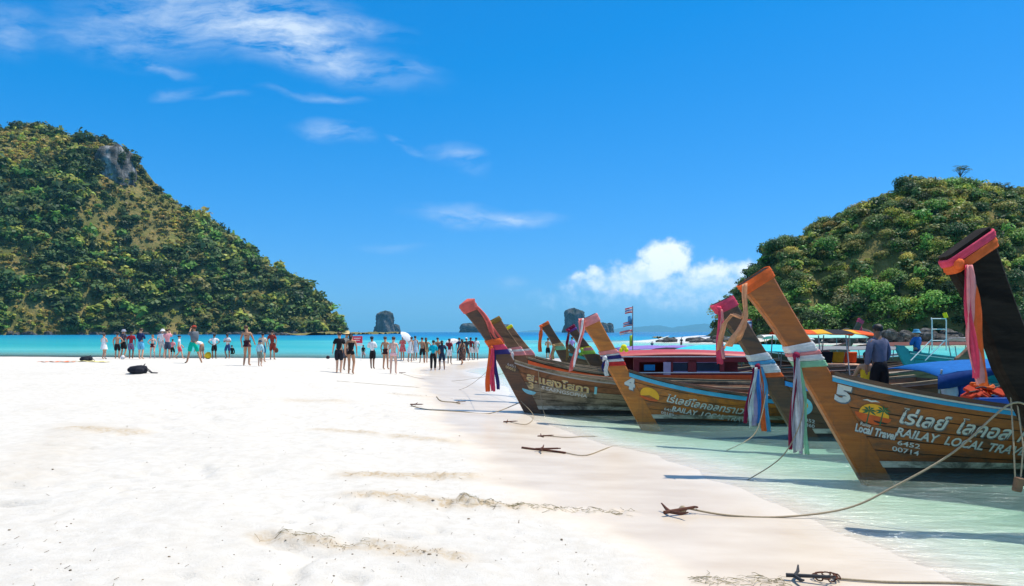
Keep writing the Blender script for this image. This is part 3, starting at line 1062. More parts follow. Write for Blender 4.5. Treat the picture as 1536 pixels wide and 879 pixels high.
for nm, prof, d_ in [('far_hills', [(905, 498), (930, 492), (960, 490), (985, 487.5), (1010, 491), (1030, 488), (1060, 485), (1090, 487), (1130, 484), (1180, 490), (1240, 497), (1260, 499)], 22000),
                     ('distant_hills', [(775, 498.5), (795, 495.5), (815, 495), (835, 496.5), (850, 498.5)], 24000)]:
    q = np.array(prof); xs = np.linspace(q[0, 0], q[-1, 0], 90)
    hh = np.maximum(0, (HY - np.interp(xs, q[:, 0], q[:, 1])) / F * d_ * (1 + .18 * (fbm(xs * .12, xs * 0, 4) - .5)))
    rows = []
    for k, (s_, dy) in enumerate([(0, -900), (.55, -450), (.85, -150), (1, 0), (.8, 300), (0, 1500)]):
        rows.append(np.stack([(xs - CX) / F * d_, np.full(90, d_ + dy) + 200 * fbm(xs * .2, xs * 0 + k, 2), hh * s_ * (1 + .12 * (fbm(xs * .3, xs * 0 + k * 3, 2) - .5)) - (1 if s_ == 0 else 0)], 1))
    struct(nm, np_mesh(nm, np.concatenate(rows), grid_faces(90, 6), m_far, True))

# ---- sea air
m_haze, t = new_mat('sea haze')
vol = t.n('ShaderNodeVolumePrincipled')
vol.inputs['Color'].default_value = (0.25, 0.72, 1.0, 1)
vol.inputs['Density'].default_value = 6.0e-5
vol.inputs['Anisotropy'].default_value = 0.1
t.out(None, vol.outputs[0])
b = MB(); b.box((0, 0, 295), (130000, 130000, 620))
hz_o = b.build('haze', m_haze); hz_o['kind'] = 'stuff'

# ------------------------------------------------------------------ longtail boats
def wood(name, c1, c2, rough=0.5, gloss=0.4, worn=0.25, dirt=(0.05, 0.04, 0.03), low=0.0):
    m, t = new_mat(name)
    p = t.obj()
    rn = t.n('ShaderNodeObjectInfo').outputs['Random']
    q = t.vmath('ADD', p, t.vmath('MULTIPLY', (3.0, 5.0, 7.0), rn)) if False else p
    gr = t.noise(t.mapping(q, rot=(0, 0.12, 0), scale=(0.9, 12, 14)), 1.6, 8, .65, .5)
    bl = t.noise(t.mapping(q, scale=(.7, 1, 2.2)), 1.7, 6, .65)
    c = t.mix(t.maprange(gr, .3, .7), c1, c2)
    c = t.mix(t.maprange(bl, .45, .72, 0, worn), c, tuple(min(1, x * 1.6 + .03) for x in c2))
    c = t.mix(t.maprange(rn, 0, 1, 0, .38 if low < .1 else .05), c, tuple(x * .35 for x in c1))
    # dark water stains running along and down the boards
    st = t.noise(t.mapping(q, scale=(.55, 1, 1.5)), 2.1, 8, .72, .8)
    c = t.mix(t.maprange(st, .46, .62, 0, .82 - low), c, dirt)
    dr = t.noise(t.mapping(q, scale=(9, 9, .7)), 1.3, 5, .7)
    c = t.mix(t.maprange(dr, .56, .74, 0, .5), c, tuple(x * 1.2 for x in dirt))
    scr = t.noise(t.mapping(q, rot=(0, .2, 0), scale=(2, 20, 40)), 1.5, 4, .7)
    c = t.mix(t.maprange(scr, .66, .76, 0, max(.25, worn)), c, tuple(min(1, x * 1.3 + .06) for x in c2))
    t.out(t.bsdf(c, t.maprange(st, .3, .7, rough * .8, rough * 1.5), t.bump(t.math('ADD', gr, t.math('ADD', bl, scr)), .4, .012), gloss))
    return m


W_weather = wood('weathered grey brown planks', (0.22, 0.165, 0.10), (0.37, 0.30, 0.20), .8, .1, .4)
W_redbrown = wood('faded red brown planks', (0.20, 0.08, 0.036), (0.30, 0.13, 0.06), .65, .25, .3)
W_orange = wood('varnished orange teak', (0.41, 0.11, 0.014), (0.57, 0.185, 0.026), .35, .4, .12)
W_red = wood('varnished red brown teak', (0.27, 0.07, 0.012), (0.40, 0.12, 0.021), .35, .4, .12)
W_orange_post = wood('bright varnished orange post', (0.43, 0.12, 0.015), (0.60, 0.20, 0.028), .35, .4, .15, low=.42)
W_red_post = wood('bright varnished red brown post', (0.32, 0.088, 0.015), (0.46, 0.14, 0.024), .35, .4, .15, low=.38)
W_dark = wood('dark oiled wood', (0.10, 0.045, 0.022), (0.17, 0.078, 0.036), .45, .4, .2)
W_black = wood('near black stained wood', (0.014, 0.010, 0.008), (0.032, 0.023, 0.017), .75, .1, .05, (0.008, .007, .007))
W_brown = wood('plain brown wood', (0.20, 0.10, 0.05), (0.30, 0.16, 0.08), .6, .3, .3)
W_maroon = wood('maroon painted wood', (0.17, 0.035, 0.03), (0.25, 0.055, 0.045), .45, .4, .2)
W_bottom = wood('dark tarred bottom planks', (0.035, 0.026, 0.022), (0.08, 0.055, 0.045), .7, .3, .2)
W_deck = wood('bleached deck planks', (0.42, 0.37, 0.30), (0.58, 0.53, 0.45), .8, .15, .3)
W_inside = wood('dark interior planks', (0.10, 0.07, 0.05), (0.17, 0.12, 0.085), .75, .2, .2)  # dark wood of the hull lining and floor boards
W_cream = wood('worn cream paint', (0.52, 0.46, 0.34), (0.68, 0.62, 0.48), .6, .3, .3)
P_blue = paint('sky blue rail paint', (0.05, 0.36, 0.56), .35, .15, 5)
P_white = paint('white rail paint', (0.75, 0.74, 0.70), .45, .1, 5)
P_grey = paint('grey worn paint', (0.35, 0.34, 0.33), .6, .2, 5)
P_teal = paint('teal hull paint', (0.03, 0.26, 0.27), .45, .2, 3)
def chipped(name, col):
    m, t = new_mat(name)
    p = t.obj()
    c = t.mix(t.noise(p, 5, 5, .7), tuple(x * .55 for x in col), col)
    tr = t.n('ShaderNodeBsdfTransparent')
    k = t.math('ADD', t.noise(t.mapping(p, rot=(0, .15, 0), scale=(1, 3, 3)), 16, 6, .75), t.math('MULTIPLY', t.noise(p, 1.4, 3), .35))
    t.out(t.mixsh(t.maprange(k, .77, .88), t.bsdf(c, .6, None, .25), tr.outputs[0]))
    return m


P_letter = chipped('worn white lettering paint', (0.74, 0.73, 0.68))
P_shadow = chipped('worn slate lettering shadow', (0.16, 0.20, 0.24))
P_gold = chipped('worn pale gold lettering', (0.66, 0.50, 0.24))
P_sun = paint('sunset yellow paint', (0.80, 0.38, 0.02), .5, .1, 9)
P_sunred = paint('sunset red paint', (0.58, 0.09, 0.015), .5, .2, 9)
P_palm = paint('palm green paint', (0.02, 0.12, 0.05), .5, .2, 14)
P_blackp = paint('black paint', (0.015, 0.014, 0.013), .5, .1, 9)
P_steel = paint('galvanised tube', (0.30, 0.30, 0.29), .5, .2, 9, .05, .3)
P_ltblue = paint('light blue emblem paint', (0.20, 0.52, 0.60), .5, .2, 12)


def cloth(name, col, sheen=0.3):
    key = 'cloth ' + name
    if key in _flat:
        return _flat[key]
    m, t = new_mat(key)
    p = t.obj()
    n1 = t.noise(p, 9, 4, .6)
    c = t.mix(t.maprange(n1, .3, .75), tuple(x * .82 for x in col), tuple(min(1, x * 1.12) for x in col))
    wv = t.noise(t.mapping(p, scale=(1, 1, .3)), 60, 3)
    b = t.bsdf(c, .8, t.bump(t.math('ADD', wv, t.noise(p, 14, 3)), .3, .02), .15)
    tl = t.n('ShaderNodeBsdfTranslucent'); t.put(tl.inputs[0], c)
    t.out(t.mixsh(.28, b, tl.outputs[0]))
    _flat[key] = m
    return m


RIB = {k: cloth(k + ' ribbon', v) for k, v in dict(
    salmon=(0.80, 0.17, 0.14), pink=(0.85, 0.09, 0.17), rose=(0.90, 0.34, 0.33), orange=(0.88, 0.17, 0.045), peach=(0.85, 0.42, 0.22), navy=(0.045, 0.04, 0.19), yellow=(0.80, 0.78, 0.03),
    lime=(0.45, 0.70, 0.10), white=(0.80, 0.80, 0.80), grey=(0.45, 0.45, 0.50), green=(0.30, 0.60, 0.38), blue=(0.05, 0.22, 0.62), sky=(0.12, 0.45, 0.75), red=(0.72, 0.05, 0.05),
    olive=(0.36, 0.22, 0.06), tan=(0.62, 0.38, 0.18), maroon=(0.28, 0.02, 0.07), purple=(0.25, 0.10, 0.40), lilac=(0.50, 0.42, 0.62)).items()}


def text2d(s, size=1.0, shear=0.0, bold=0.0, width=None):
    cu = bpy.data.curves.new('lettering', 'FONT')
    cu.body = s; cu.size = size; cu.shear = shear; cu.offset = bold * .5; cu.resolution_u = 3
    o = bpy.data.objects.new('lettering', cu)
    COL.objects.link(o)
    bpy.context.view_layer.update()
    me = o.evaluated_get(bpy.context.evaluated_depsgraph_get()).to_mesh()
    v = np.array([p.co[:2] for p in me.vertices]).reshape(-1, 2)
    f = [tuple(q.vertices) for q in me.polygons]
    o.to_mesh_clear()
    bpy.data.objects.remove(o); bpy.data.curves.remove(cu)
    if len(v) and width:
        v[:, 0] -= v[:, 0].min()
        v[:, 0] *= width / v[:, 0].max()
    return v, f


class Boat:
    def __init__(s, name, label, base, yaw=0.0, rake=.55, zj=1.45, head=((-1.6, 2.65), (-1.22, 2.8)), z0=.62, k=2.0, L=10.0, bm=.95, wid=.42, th=.085,
                 top_wood=W_brown, low_wood=None, post_wood=None, rails=None, cap=W_dark, group='longtail boats moored along the beach', n_str=7, deck=W_deck, cat='boat', band=True, inside=True, simple=False):
        s.rake, s.zj, s.z0, s.k, s.L, s.bm, s.wid, s.th = rake, zj, z0, k, L, bm, wid, th
        s.zk = -0.22
        s.head = head
        s.root = thing(name, label, cat, (base[0], base[1], 0), yaw, group)
        low_wood = low_wood or top_wood
        post_wood = post_wood or top_wood
        s.post(post_wood)
        g = random.Random(hash(label) % 1000 if False else len(label) * 7 + int(base[1] * 10))
        ns = 26 if not simple else 12
        # planks, each strake in lengths
        for side in (-1, 1):
            for i in range(n_str):
                t0, t1 = i / n_str, (i + 1) / n_str
                mat = W_bottom if i <= (1 if not simple else 0) else (top_wood if i >= n_str - 2 else low_wood)
                cuts = [0.0, 1.0]
                if not simple:
                    c = .22 + .26 * ((i * 37 % 10) / 10) + g.uniform(-.04, .04)
                    cuts = [0.0, c, min(.93, c + .33), 1.0]
                for a_, b_ in zip(cuts[:-1], cuts[1:]):
                    s.strake(side, t0, t1, a_, b_, mat, max(3, int(ns * (b_ - a_)) + 2), g.uniform(0, .005))
        s.shell()
        if deck:
            s.deck(deck)
        s.loft('gunwale_cap', cap, [(-.035, .005), (.075, .005), (.075, .06), (-.035, .06)])
        for nm, mat, lo, hi, pr in (rails or []):
            s.loft(nm, mat, [(.0, lo), (pr, lo), (pr, hi), (.0, hi)])
        if band:
            s.waterband()

    # hull surface
    def zg(s, x):
        xj = -s.rake * s.zj
        return s.z0 + (s.zj - s.z0) * math.exp(-max(0, x - xj) / s.k) + .22 * max(0, (x - s.L * .62) / (s.L * .38)) ** 2

    def x0(s, z):
        return -s.rake * z + s.wid

    def sx(s, x, z):
        q = s.x0(z)
        return min(1, max(0, (x - q) / (s.L - q)))

    def Y(s, x, z):
        u = s.sx(x, z)
        zg = s.zg(x)
        t = min(1.05, max(0, (z - s.zk) / (zg - s.zk)))
        b = s.bm * (1 - (1 - min(u / .48, 1)) ** 2.3) * (1 - .35 * max(0, (u - .48) / .52) ** 2)
        e = 1.05 + (.46 - 1.05) * min(1, u / .38)
        return s.th + b * t ** e

    def P(s, u, t, side, off=0.0):
        z = .5
        for _ in range(5):
            x = s.x0(z) + u * (s.L - s.x0(z))
            z = s.zk + (s.zg(x) - s.zk) * t
        return Vector((x, side * (s.Y(x, z) + off), z))

    def strake(s, side, t0, t1, u0, u1, mat, n, proud):
        b = MB()
        g0, g1 = t0 + .006, t1 - .006
        ts = [g0, (2 * g0 + g1) / 3, (g0 + 2 * g1) / 3, g1]
        ue = u0 + (.0008 if u0 > 0 else 0)
        uu = [ue + (u1 - ue) * (i / (n - 1)) for i in range(n)]
        rows = []
        for u in uu:
            ring = [s.P(u, t, side, proud) for t in ts] + [s.P(u, ts[-1], side, -.03), s.P(u, ts[0], side, -.03)]
            rows.append(ring)
        m = 6
        vs = [p for r in rows for p in r]
        fs = []
        for i in range(n - 1):
            for j in range(m):
                q = [i * m + j, i * m + (j + 1) % m, (i + 1) * m + (j + 1) % m, (i + 1) * m + j]
                fs.append(q if side > 0 else q[::-1])
        fs.append(list(range(m))[::-1] if side > 0 else list(range(m)))
        fs.append([(n - 1) * m + j for j in range(m)] if side > 0 else [(n - 1) * m + j for j in reversed(range(m))])
        b.add(vs, fs).build('plank', mat, s.root)

    def shell(s):
        b = MB(); nu, nt = 20, 6
        for side in (-1, 1):
            vs = [s.P(i / nu, j / nt, side, -.022 if j else -.02) for i in range(nu + 1) for j in range(nt + 1)]
            fs = [(i * (nt + 1) + j, i * (nt + 1) + j + 1, (i + 1) * (nt + 1) + j + 1, (i + 1) * (nt + 1) + j) for i in range(nu) for j in range(nt)]
            b.add(vs, fs)
        ring = [s.P(1, j / nt, 1, -.02) for j in range(nt, -1, -1)] + [s.P(1, j / nt, -1, -.02) for j in range(nt + 1)]
        b.add(ring, [tuple(range(len(ring)))])
        # keel strip
        vs = [p for i in range(nu + 1) for p in (s.P(i / nu, 0, -1, 0), s.P(i / nu, 0, 1, 0))]
        b.add(vs, [(2 * i, 2 * i + 1, 2 * i + 3, 2 * i + 2) for i in range(nu)])
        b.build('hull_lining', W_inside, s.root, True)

    def loft(s, name, mat, prof, u0=0.0, u1=1.0, n=34):
        for side in (-1, 1):
            b = MB(); rows = []
            for i in range(n):
                u = u0 + (u1 - u0) * (i / (n - 1)) ** 1.3
                p = s.P(u, 1.0, side, 0)
                rows.append([Vector((p.x, p.y + side * a_, p.z + c_)) for a_, c_ in prof])
            m = len(prof)
            vs = [p for r in rows for p in r]; fs = []
            for i in range(n - 1):
                for j in range(m):
                    q = [i * m + j, i * m + (j + 1) % m, (i + 1) * m + (j + 1) % m, (i + 1) * m + j]
                    fs.append(q)
            fs.append(list(range(m))); fs.append([(n - 1) * m + j for j in range(m)])
            b.add(vs, fs).build(name, mat, s.root)

    def waterband(s):
        for side in (-1, 1):
            b = MB(); n = 30; vs = []
            for i in range(n):
                u = (i / (n - 1)) ** 1.2
                for zz, off in ((.075, .012), (.165, .012), (.165, -.01), (.075, -.01)):
                    x = s.x0(zz) - .02 + u * (s.L - s.x0(zz))
                    vs.append(Vector((x, side * (s.Y(x, zz) + off), zz)))
            fs = [[i * 4 + j, i * 4 + (j + 1) % 4, (i + 1) * 4 + (j + 1) % 4, (i + 1) * 4 + j] for i in range(n - 1) for j in range(4)]
            fs += [[0, 1, 2, 3]]
            b.add(vs, fs).build('waterline_strip', W_cream, s.root)

    def post_at(s, q):
        """q in 0..1 from the forefoot to the head: front point, back point (x,z), half thickness"""
        (fx, fz), (bx_, bz_) = s.head
        jf = (-s.rake * s.zj, s.zj); jb = (-s.rake * s.zj + s.wid * .98, s.zj + .02)
        bf = (-s.rake * s.zk, s.zk); bb = (-s.rake * s.zk + s.wid * 1.05, s.zk)
        if q < .5:
            k = q / .5
            f_ = (bf[0] + (jf[0] - bf[0]) * k, bf[1] + (jf[1] - bf[1]) * k)
            b_ = (bb[0] + (jb[0] - bb[0]) * k, bb[1] + (jb[1] - bb[1]) * k)
        else:
            k = (q - .5) / .5
            sag = .05 * math.sin(math.pi * k)
            f_ = (jf[0] + (fx - jf[0]) * k + sag, jf[1] + (fz - jf[1]) * k)
            b_ = (jb[0] + (bx_ - jb[0]) * k - sag * .4, jb[1] + (bz_ - jb[1]) * k)
        return f_, b_, s.th * (1.0 + .15 * q)

    def section(s, q, off=0.0):
        f_, b_, h = s.post_at(q)
        F_ = Vector((f_[0], 0, f_[1])); B_ = Vector((b_[0], 0, b_[1]))
        d_ = (B_ - F_).normalized()
        F_ = F_ - d_ * off; B_ = B_ + d_ * off; h += off
        c = .22
        y = Vector((0, 1, 0))
        W_ = (B_ - F_)
        return [F_ + y * (-h * .55), F_ + W_ * .07 + y * (-h * .92), B_ - W_ * .05 - y * h, B_ - y * (h * .85), B_ + y * (h * .85), B_ - W_ * .05 + y * h, F_ + W_ * .07 + y * (h * .92), F_ + y * (h * .55)]

    def post(s, mat):
        b = MB(); n = 15
        rows = [s.section(i / (n - 1)) for i in range(n)]
        m = 8
        vs = [p for r in rows for p in r]
        fs = [[i * m + j, i * m + (j + 1) % m, (i + 1) * m + (j + 1) % m, (i + 1) * m + j] for i in range(n - 1) for j in range(m)]
        fs.append(list(reversed(range(m)))); fs.append([(n - 1) * m + j for j in range(m)])
        o = b.add(vs, fs).build('stem_post', mat, s.root)
        o.data.materials.append(W_black)
        o.data.polygons[len(o.data.polygons) - 1].material_index = 1

    def deck(s, mat):
        n = 7
        for i in range(n):
            b = MB(); rows = []
            for u in (.02, .06, .11, .16, .21, .26):
                p = s.P(u, 1.0, 1, -.05)
                a_ = -p.y + 2 * p.y * i / n + .006; c_ = -p.y + 2 * p.y * (i + 1) / n - .006
                z = p.z - .07
                rows.append([Vector((p.x, a_, z)), Vector((p.x, c_, z)), Vector((p.x, c_, z - .025)), Vector((p.x, a_, z - .025))])
            vs = [p for r in rows for p in r]
            fs = [[k * 4 + j, k * 4 + (j + 1) % 4, (k + 1) * 4 + (j + 1) % 4, (k + 1) * 4 + j] for k in range(len(rows) - 1) for j in range(4)] + [[0, 1, 2, 3], [20, 21, 22, 23]]
            b.add(vs, fs).build('deck_plank', mat, s.root)
        # floor and thwarts
        b = MB()
        for x in np.arange(s.L * .34, s.L * .9, 1.05):
            z = s.zg(x) - .28
            y = s.Y(x, z) - .04
            MB().box((x, 0, z), (.26, 2 * y, .035)).build('thwart', W_brown, s.root, bevel=.006)
        us = [.1 + .85 * i / 12 for i in range(13)]
        vs = []
        for u in us:
            p = s.P(u, .42, 1, -.04)
            vs += [Vector((p.x, -p.y, p.z)), Vector((p.x, p.y, p.z))]
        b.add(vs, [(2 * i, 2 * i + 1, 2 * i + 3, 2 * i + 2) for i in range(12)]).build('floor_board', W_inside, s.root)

    # ---- painted marks
    def mark(s, v, f, name, mat, ax, off, eps=.010):
        vs = []
        for u, w_ in v:
            x = ax + u
            z = s.zg(x) - off + w_
            vs.append((x, -(s.Y(x, z) + eps), z))
        b = MB(); b.add(vs, f)
        return b.build(name, mat, s.root)

    def letters(s, txt, ax, off, size, width=None, shear=.25, bold=.012, mat=None, shadow=True, name='lettering'):
        v, f = text2d(txt, size, shear, bold * size / .2, width)
        if not len(v):
            return
        o = s.mark(v, f, name, mat or P_letter, ax, off, .013)
        if shadow:
            s.mark(v + np.array([size * .045, -size * .055]), f, 'lettering_shadow', P_shadow, ax, off, .008).parent = o

    def disc(s, name, mat, ax, off, rx, ry, a0=0.0, a1=360.0, eps=.010):
        n = 26
        v = [(0, 0)] + [(rx * math.cos(R(a0 + (a1 - a0) * i / n)), ry * math.sin(R(a0 + (a1 - a0) * i / n))) for i in range(n + 1)]
        f = [(0, i, i + 1) for i in range(1, n + 1)]
        return s.mark(v, f, name, mat, ax, off, eps)

    # ---- canopy on posts
    def canopy(s, x0, x1, z, mat, half=.85, arch=.16, droop=0.0, cols=None, post=True, edge=None, parent_name='canopy'):
        n = 12; m = 9
        b = MB(); vs = []
        for i in range(n + 1):
            x = x0 + (x1 - x0) * i / n
            fr = max(0, 1 - i / 4.0)
            for j in range(m + 1):
                y = -half + 2 * half * j / m
                zz = z + arch * math.cos(y / half * 1.5) - droop * fr ** 2 - arch * .35 + .012 * math.sin(i * 1.7 + j)
                vs.append(Vector((x, y, zz)))
        k = len(vs)
        vs += [p - Vector((0, 0, .018)) for p in vs]
        q = m + 1
        fs = []; mi = []
        for i in range(n):
            for j in range(m):
                a_ = i * q + j
                fs.append((a_, a_ + q, a_ + q + 1, a_ + 1)); fs.append((k + a_, k + a_ + 1, k + a_ + q + 1, k + a_ + q))
                c_ = 0 if not cols else cols[int(i / n * len(cols))]
                mi += [c_, c_]
        for i in range(n):
            for j in (0, m):
                a_ = i * q + j
                fs.append((a_, a_ + q, k + a_ + q, k + a_)); mi.append(0)
        for i in (0, n):
            for j in range(m):
                a_ = i * q + j
                fs.append((a_, a_ + 1, k + a_ + 1, k + a_)); mi.append(0)
        b.v = vs; b.f = fs; b.mi = mi
        o = b.build(parent_name, mat, s.root, True)
        if post:
            for x in np.linspace(x0 + .1, x1 - .1, 4):
                for sd in (-1, 1):
                    zb = s.zg(x); yb = s.Y(x, zb)
                    MB().tube([(x, sd * yb, zb - .02), (x, sd * (half - .04), z - .08)], .018, 6).build('canopy_post', P_steel, o)
        return o

    def to_world(s, p):
        return Matrix.LocRotScale(s.root.location, s.root.rotation_euler, None) @ Vector(p)


def strip(b, pts, wid, mi=0, th=.006, wdir=(1, 0, 0), twist=0.0):
    """ribbon of cloth with thickness and lengthwise folds following pts"""
    wd = Vector(wdir).normalized()
    P0 = [Vector(p) for p in pts]; m0 = len(P0)
    n = max(m0, 22)
    P_ = []; W_ = []
    for i in range(n):
        k = i / (n - 1) * (m0 - 1); a_ = min(int(k), m0 - 2); f_ = k - a_
        P_.append(P0[a_].lerp(P0[a_ + 1], f_))
        W_.append(wid if not hasattr(wid, '__len__') else wid[a_] * (1 - f_) + wid[a_ + 1] * f_)
    base = len(b.v); ph = (P_[0].x * 13.7 + P_[0].z * 7.1 + W_[0] * 91) % 6.28
    m = 7
    for i, p in enumerate(P_):
        k = i / (n - 1)
        a_ = twist * k + .12 * math.sin(k * 9 + ph)
        d_ = Vector((wd.x * math.cos(a_) - wd.y * math.sin(a_), wd.x * math.sin(a_) + wd.y * math.cos(a_), wd.z))
        up = (P_[min(i + 1, n - 1)] - P_[max(i - 1, 0)]).normalized()
        nn = d_.cross(up).normalized()
        top = []; bot = []
        for j in range(m):
            u = j / (m - 1) - .5
            f_ = W_[i] * (.16 * math.sin(u * 11 + ph + 1.5 * math.sin(k * 5 + ph)) + .07 * math.sin(u * 23 + k * 8 + ph)) * (.6 + .4 * math.sin(k * 6 + ph * 2) ** 2)
            fray = up * (W_[i] * .12 * math.sin(u * 17 + ph)) if i == n - 1 else Vector((0, 0, 0))
            c_ = p + d_ * (u * W_[i]) + nn * f_ + fray
            top.append(tuple(c_ + nn * th / 2)); bot.append(tuple(c_ - nn * th / 2))
        b.v += top + bot[::-1]
    q = 2 * m
    for i in range(n - 1):
        for j in range(q):
            a_ = base + i * q + j; c_ = base + i * q + (j + 1) % q
            b.f.append((a_, c_, c_ + q, a_ + q)); b.mi.append(mi)
    b.f.append(tuple(base + j for j in reversed(range(q)))); b.mi.append(mi)
    b.f.append(tuple(base + (n - 1) * q + j for j in range(q))); b.mi.append(mi)


def sash(bt, label, q, bands, tails=(), skew=0.0, group='cloth sashes tied to the prows', hood=False):
    """cloth wound round the stem post at q; bands = [(colour, width in q)], tails = [(colour, length, dx, width, y)]"""
    e = thing('sash', label, 'sash', bt.root.location, bt.root.rotation_euler.z, group)
    g = random.Random(len(label) * 3 + int(q * 100))
    qq = q
    for ci, (col, w_) in enumerate(bands):
        b = MB(); rows = []; nseg = 9
        for i in range(nseg + 1):
            k = qq + w_ * i / nseg
            sec = bt.section(min(k, 1.0), .012 + .009 * abs(math.sin(i * 1.9 + ci * 1.3)) + .005 * (ci % 3) - (.008 if i in (0, nseg) else 0))
            over = max(0, k - 1.0)
            sh = []
            for j, p in enumerate(sec):
                lift = skew * (p.x - sec[0].x) + over * 2.2
                sh.append(p + Vector((g.uniform(-.006, .006), g.uniform(-.004, .004), lift + g.uniform(-.006, .006))))
            rows.append(sh)
        m = 8
        vs = [p for r in rows for p in r]
        fs = [[i * m + j, i * m + (j + 1) % m, (i + 1) * m + (j + 1) % m, (i + 1) * m + j] for i in range(nseg) for j in range(m)]
        if hood and ci == len(bands) - 1:
            top = sum((p for p in rows[-1]), Vector()) / m + Vector((0, 0, .08))
            vs.append(top); o_ = len(vs) - 1
            fs += [[nseg * m + j, nseg * m + (j + 1) % m, o_] for j in range(m)]
        b.add(vs, fs).build('band', RIB[col], e, True)
        qq += w_
    f_, b_, h = bt.post_at(min(1, q + sum(x[1] for x in bands) * .4))
    for ti, (col, ln, dx, wd, yy) in enumerate(tails):
        b = MB()
        st = Vector((f_[0] + .03 + dx * .35, -h - .03 + yy, f_[1] + .02))
        n = 12; pts = []; ws = []
        for i in range(n):
            k = i / (n - 1)
            pts.append(st + Vector((dx * (.65 * k) + .018 * math.sin(k * 7 + ti), -.02 * math.sin(k * 4 + ti * 2) - .02 * min(1, k * 5), -ln * k)))
            ws.append(wd * (.55 + .45 * min(1, k * 3)) * (1 + .1 * math.sin(k * 9 + ti)))
        strip(b, pts, ws, 0, .007, (1, .25 * math.sin(ti * 1.7), 0), .5 * math.sin(ti * 2.3))
        b.build('tail', RIB[col], e, True)
    if tails:
        MB().ell((f_[0] + .02, -h - .035, f_[1] + .03), (.055, .045, .06), 8, 6, fn=lambda p: p * g.uniform(.85, 1.15)).build('knot', RIB[tails[0][0]], e, True)
    return e


def at(px, d_, z=0.0):
    return ((px - CX) / F * d_, d_, z)


blue_rail = [('rub_rail', P_blue, -.10, -.012, .035)]
# weathered boat 3
bA = Boat('longtail_boat', 'weathered grey longtail boat numbered 3 with a red hooded prow', at(786, 18.3), R(3), .53, 1.47, ((-1.60, 2.60), (-1.24, 2.76)), .58, 1.9, 10.5, .95,
          top_wood=W_redbrown, low_wood=W_weather, post_wood=W_dark, cap=W_weather, rails=[('rub_rail', P_grey, -.035, .0, .03)])
bA.letters('ส.แสงโสภา', .05, .33, .25, 1.5, .0, .012, P_gold, True)
bA.letters('1', 1.68, .33, .25, .06, .0, .012, P_ltblue, False)
bA.letters('S.SAENGSOPHA', .42, .46, .12, 1.1, .1, .008, P_letter, False)
bA.letters('6451', -.42, .14, .09, .2, .0, .004, P_grey, False)
bA.letters('00053', -.46, .22, .09, .24, .0, .004, P_gold, False)
bA.letters('3', .10, .52, .22, .13, .0, .01, P_gold, False, 'number')
bA.disc('emblem', P_ltblue, .12, .58, .17, .10, 180, 360)
# boat 4
bE = Boat('longtail_boat', 'orange varnished longtail boat numbered 4 with a sunset painted on the bow', at(955, 16.4), R(3), .55, 1.32, ((-1.30, 2.24), (-.93, 2.42)), .40, 2.1, 10.5, .95,
          top_wood=W_orange, post_wood=W_orange_post, cap=W_dark, rails=blue_rail)
bE.letters('4', -.30, .36, .32, .24, .1, .03)
bE.disc('emblem', P_sun, .26, .38, .20, .17, -20, 200)
bE.disc('emblem', P_sunred, .24, .44, .20, .06, 180, 360, .011)
bE.letters('ไร่เลย์โลคอลทราเวล', .62, .42, .22, 1.75, .25, .006)
for wd_, xa_, wl_ in (('RAILAY', .74, .56), ('LOCAL', 1.37, .50), ('TRAVEL', 1.94, .55)):
    bE.letters(wd_, xa_, .60, .155, wl_, .25, .010)
bE.letters('6450', .58, .63, .09, .22, .0, .004, P_letter, False)
bE.letters('00189', .52, .72, .09, .28, .0, .004, P_letter, False)
# dark boat between 4 and 5
bF = Boat('longtail_boat', 'dark brown longtail boat between boats 4 and 5 under a blue canopy', at(1192, 14.0), R(3), .60, 1.25, ((-1.62, 2.50), (-1.24, 2.68)), .50, 2.1, 10.5, .95,
          top_wood=W_dark, post_wood=W_dark, cap=W_dark, rails=[('rub_rail', paint('bright blue rail paint', (0.03, 0.28, 0.66), .35), -.10, -.012, .035)])
bF.disc('emblem', P_ltblue, .10, .40, .18, .17)
bF.disc('emblem', P_sun, .08, .38, .12, .09, 0, 360, .012)
bF.letters('6352', .1, .68, .09, .24, .0, .004, P_letter, False)
bF.letters('24360', .06, .77, .09, .28, .0, .004, P_letter, False)
# boat 5
bG = Boat('longtail_boat', 'red brown longtail boat numbered 5 with palm sunset emblem on the bow', at(1283, 10.5), R(3), .58, 1.55, ((-1.70, 2.66), (-1.30, 2.92)), .62, 2.7, 10.5, .98,
          top_wood=W_red, post_wood=W_red_post, cap=W_dark, rails=[('rub_rail', P_blue, -.085, -.03, .035), ('white_stripe', P_white, -.026, .0, .03)], n_str=8)
bG.letters('5', -.36, .33, .31, .23, .1, .025)
bG.disc('emblem', P_sun, .18, .42, .19, .16, 0, 180)
bG.disc('emblem', P_sunred, .17, .42, .23, .13, 180, 360)
for (px_, pz_, hh) in ((.10, .44, .13), (.27, .43, .16)):
    v = []; f = []
    v += [(-.012, -.12), (.006, -.12), (.022, hh - .06), (.008, hh - .06)]; f += [(0, 1, 2, 3)]
    for a_ in (-25, 15, 55, 95, 140, 180, 210):
        k = len(v); c_, s_ = math.cos(R(a_)), math.sin(R(a_))
        v += [(.015, hh - .06), (.015 + c_ * .05 - s_ * .016, hh - .06 + s_ * .05 + c_ * .016), (.015 + c_ * .10, hh - .06 + s_ * .085 - .012), (.015 + c_ * .05 + s_ * .012, hh - .06 + s_ * .05 - c_ * .012)]
        f += [(k, k + 1, k + 2, k + 3)]
    bG.mark(v, f, 'emblem_palm', P_palm, px_, pz_, .014)
bG.mark([(-.11, 0), (-.05, .03), (0, .02), (.05, .035), (.11, .02), (.05, .012), (.0, -.004), (-.05, .008)], [(0, 1, 7), (1, 2, 6, 7), (2, 3, 5, 6), (3, 4, 5)], 'emblem_bird', P_letter, .12, .24, .014)
bG.disc('emblem_boat', P_blackp, .27, .49, .09, .03, 180, 360, .014)
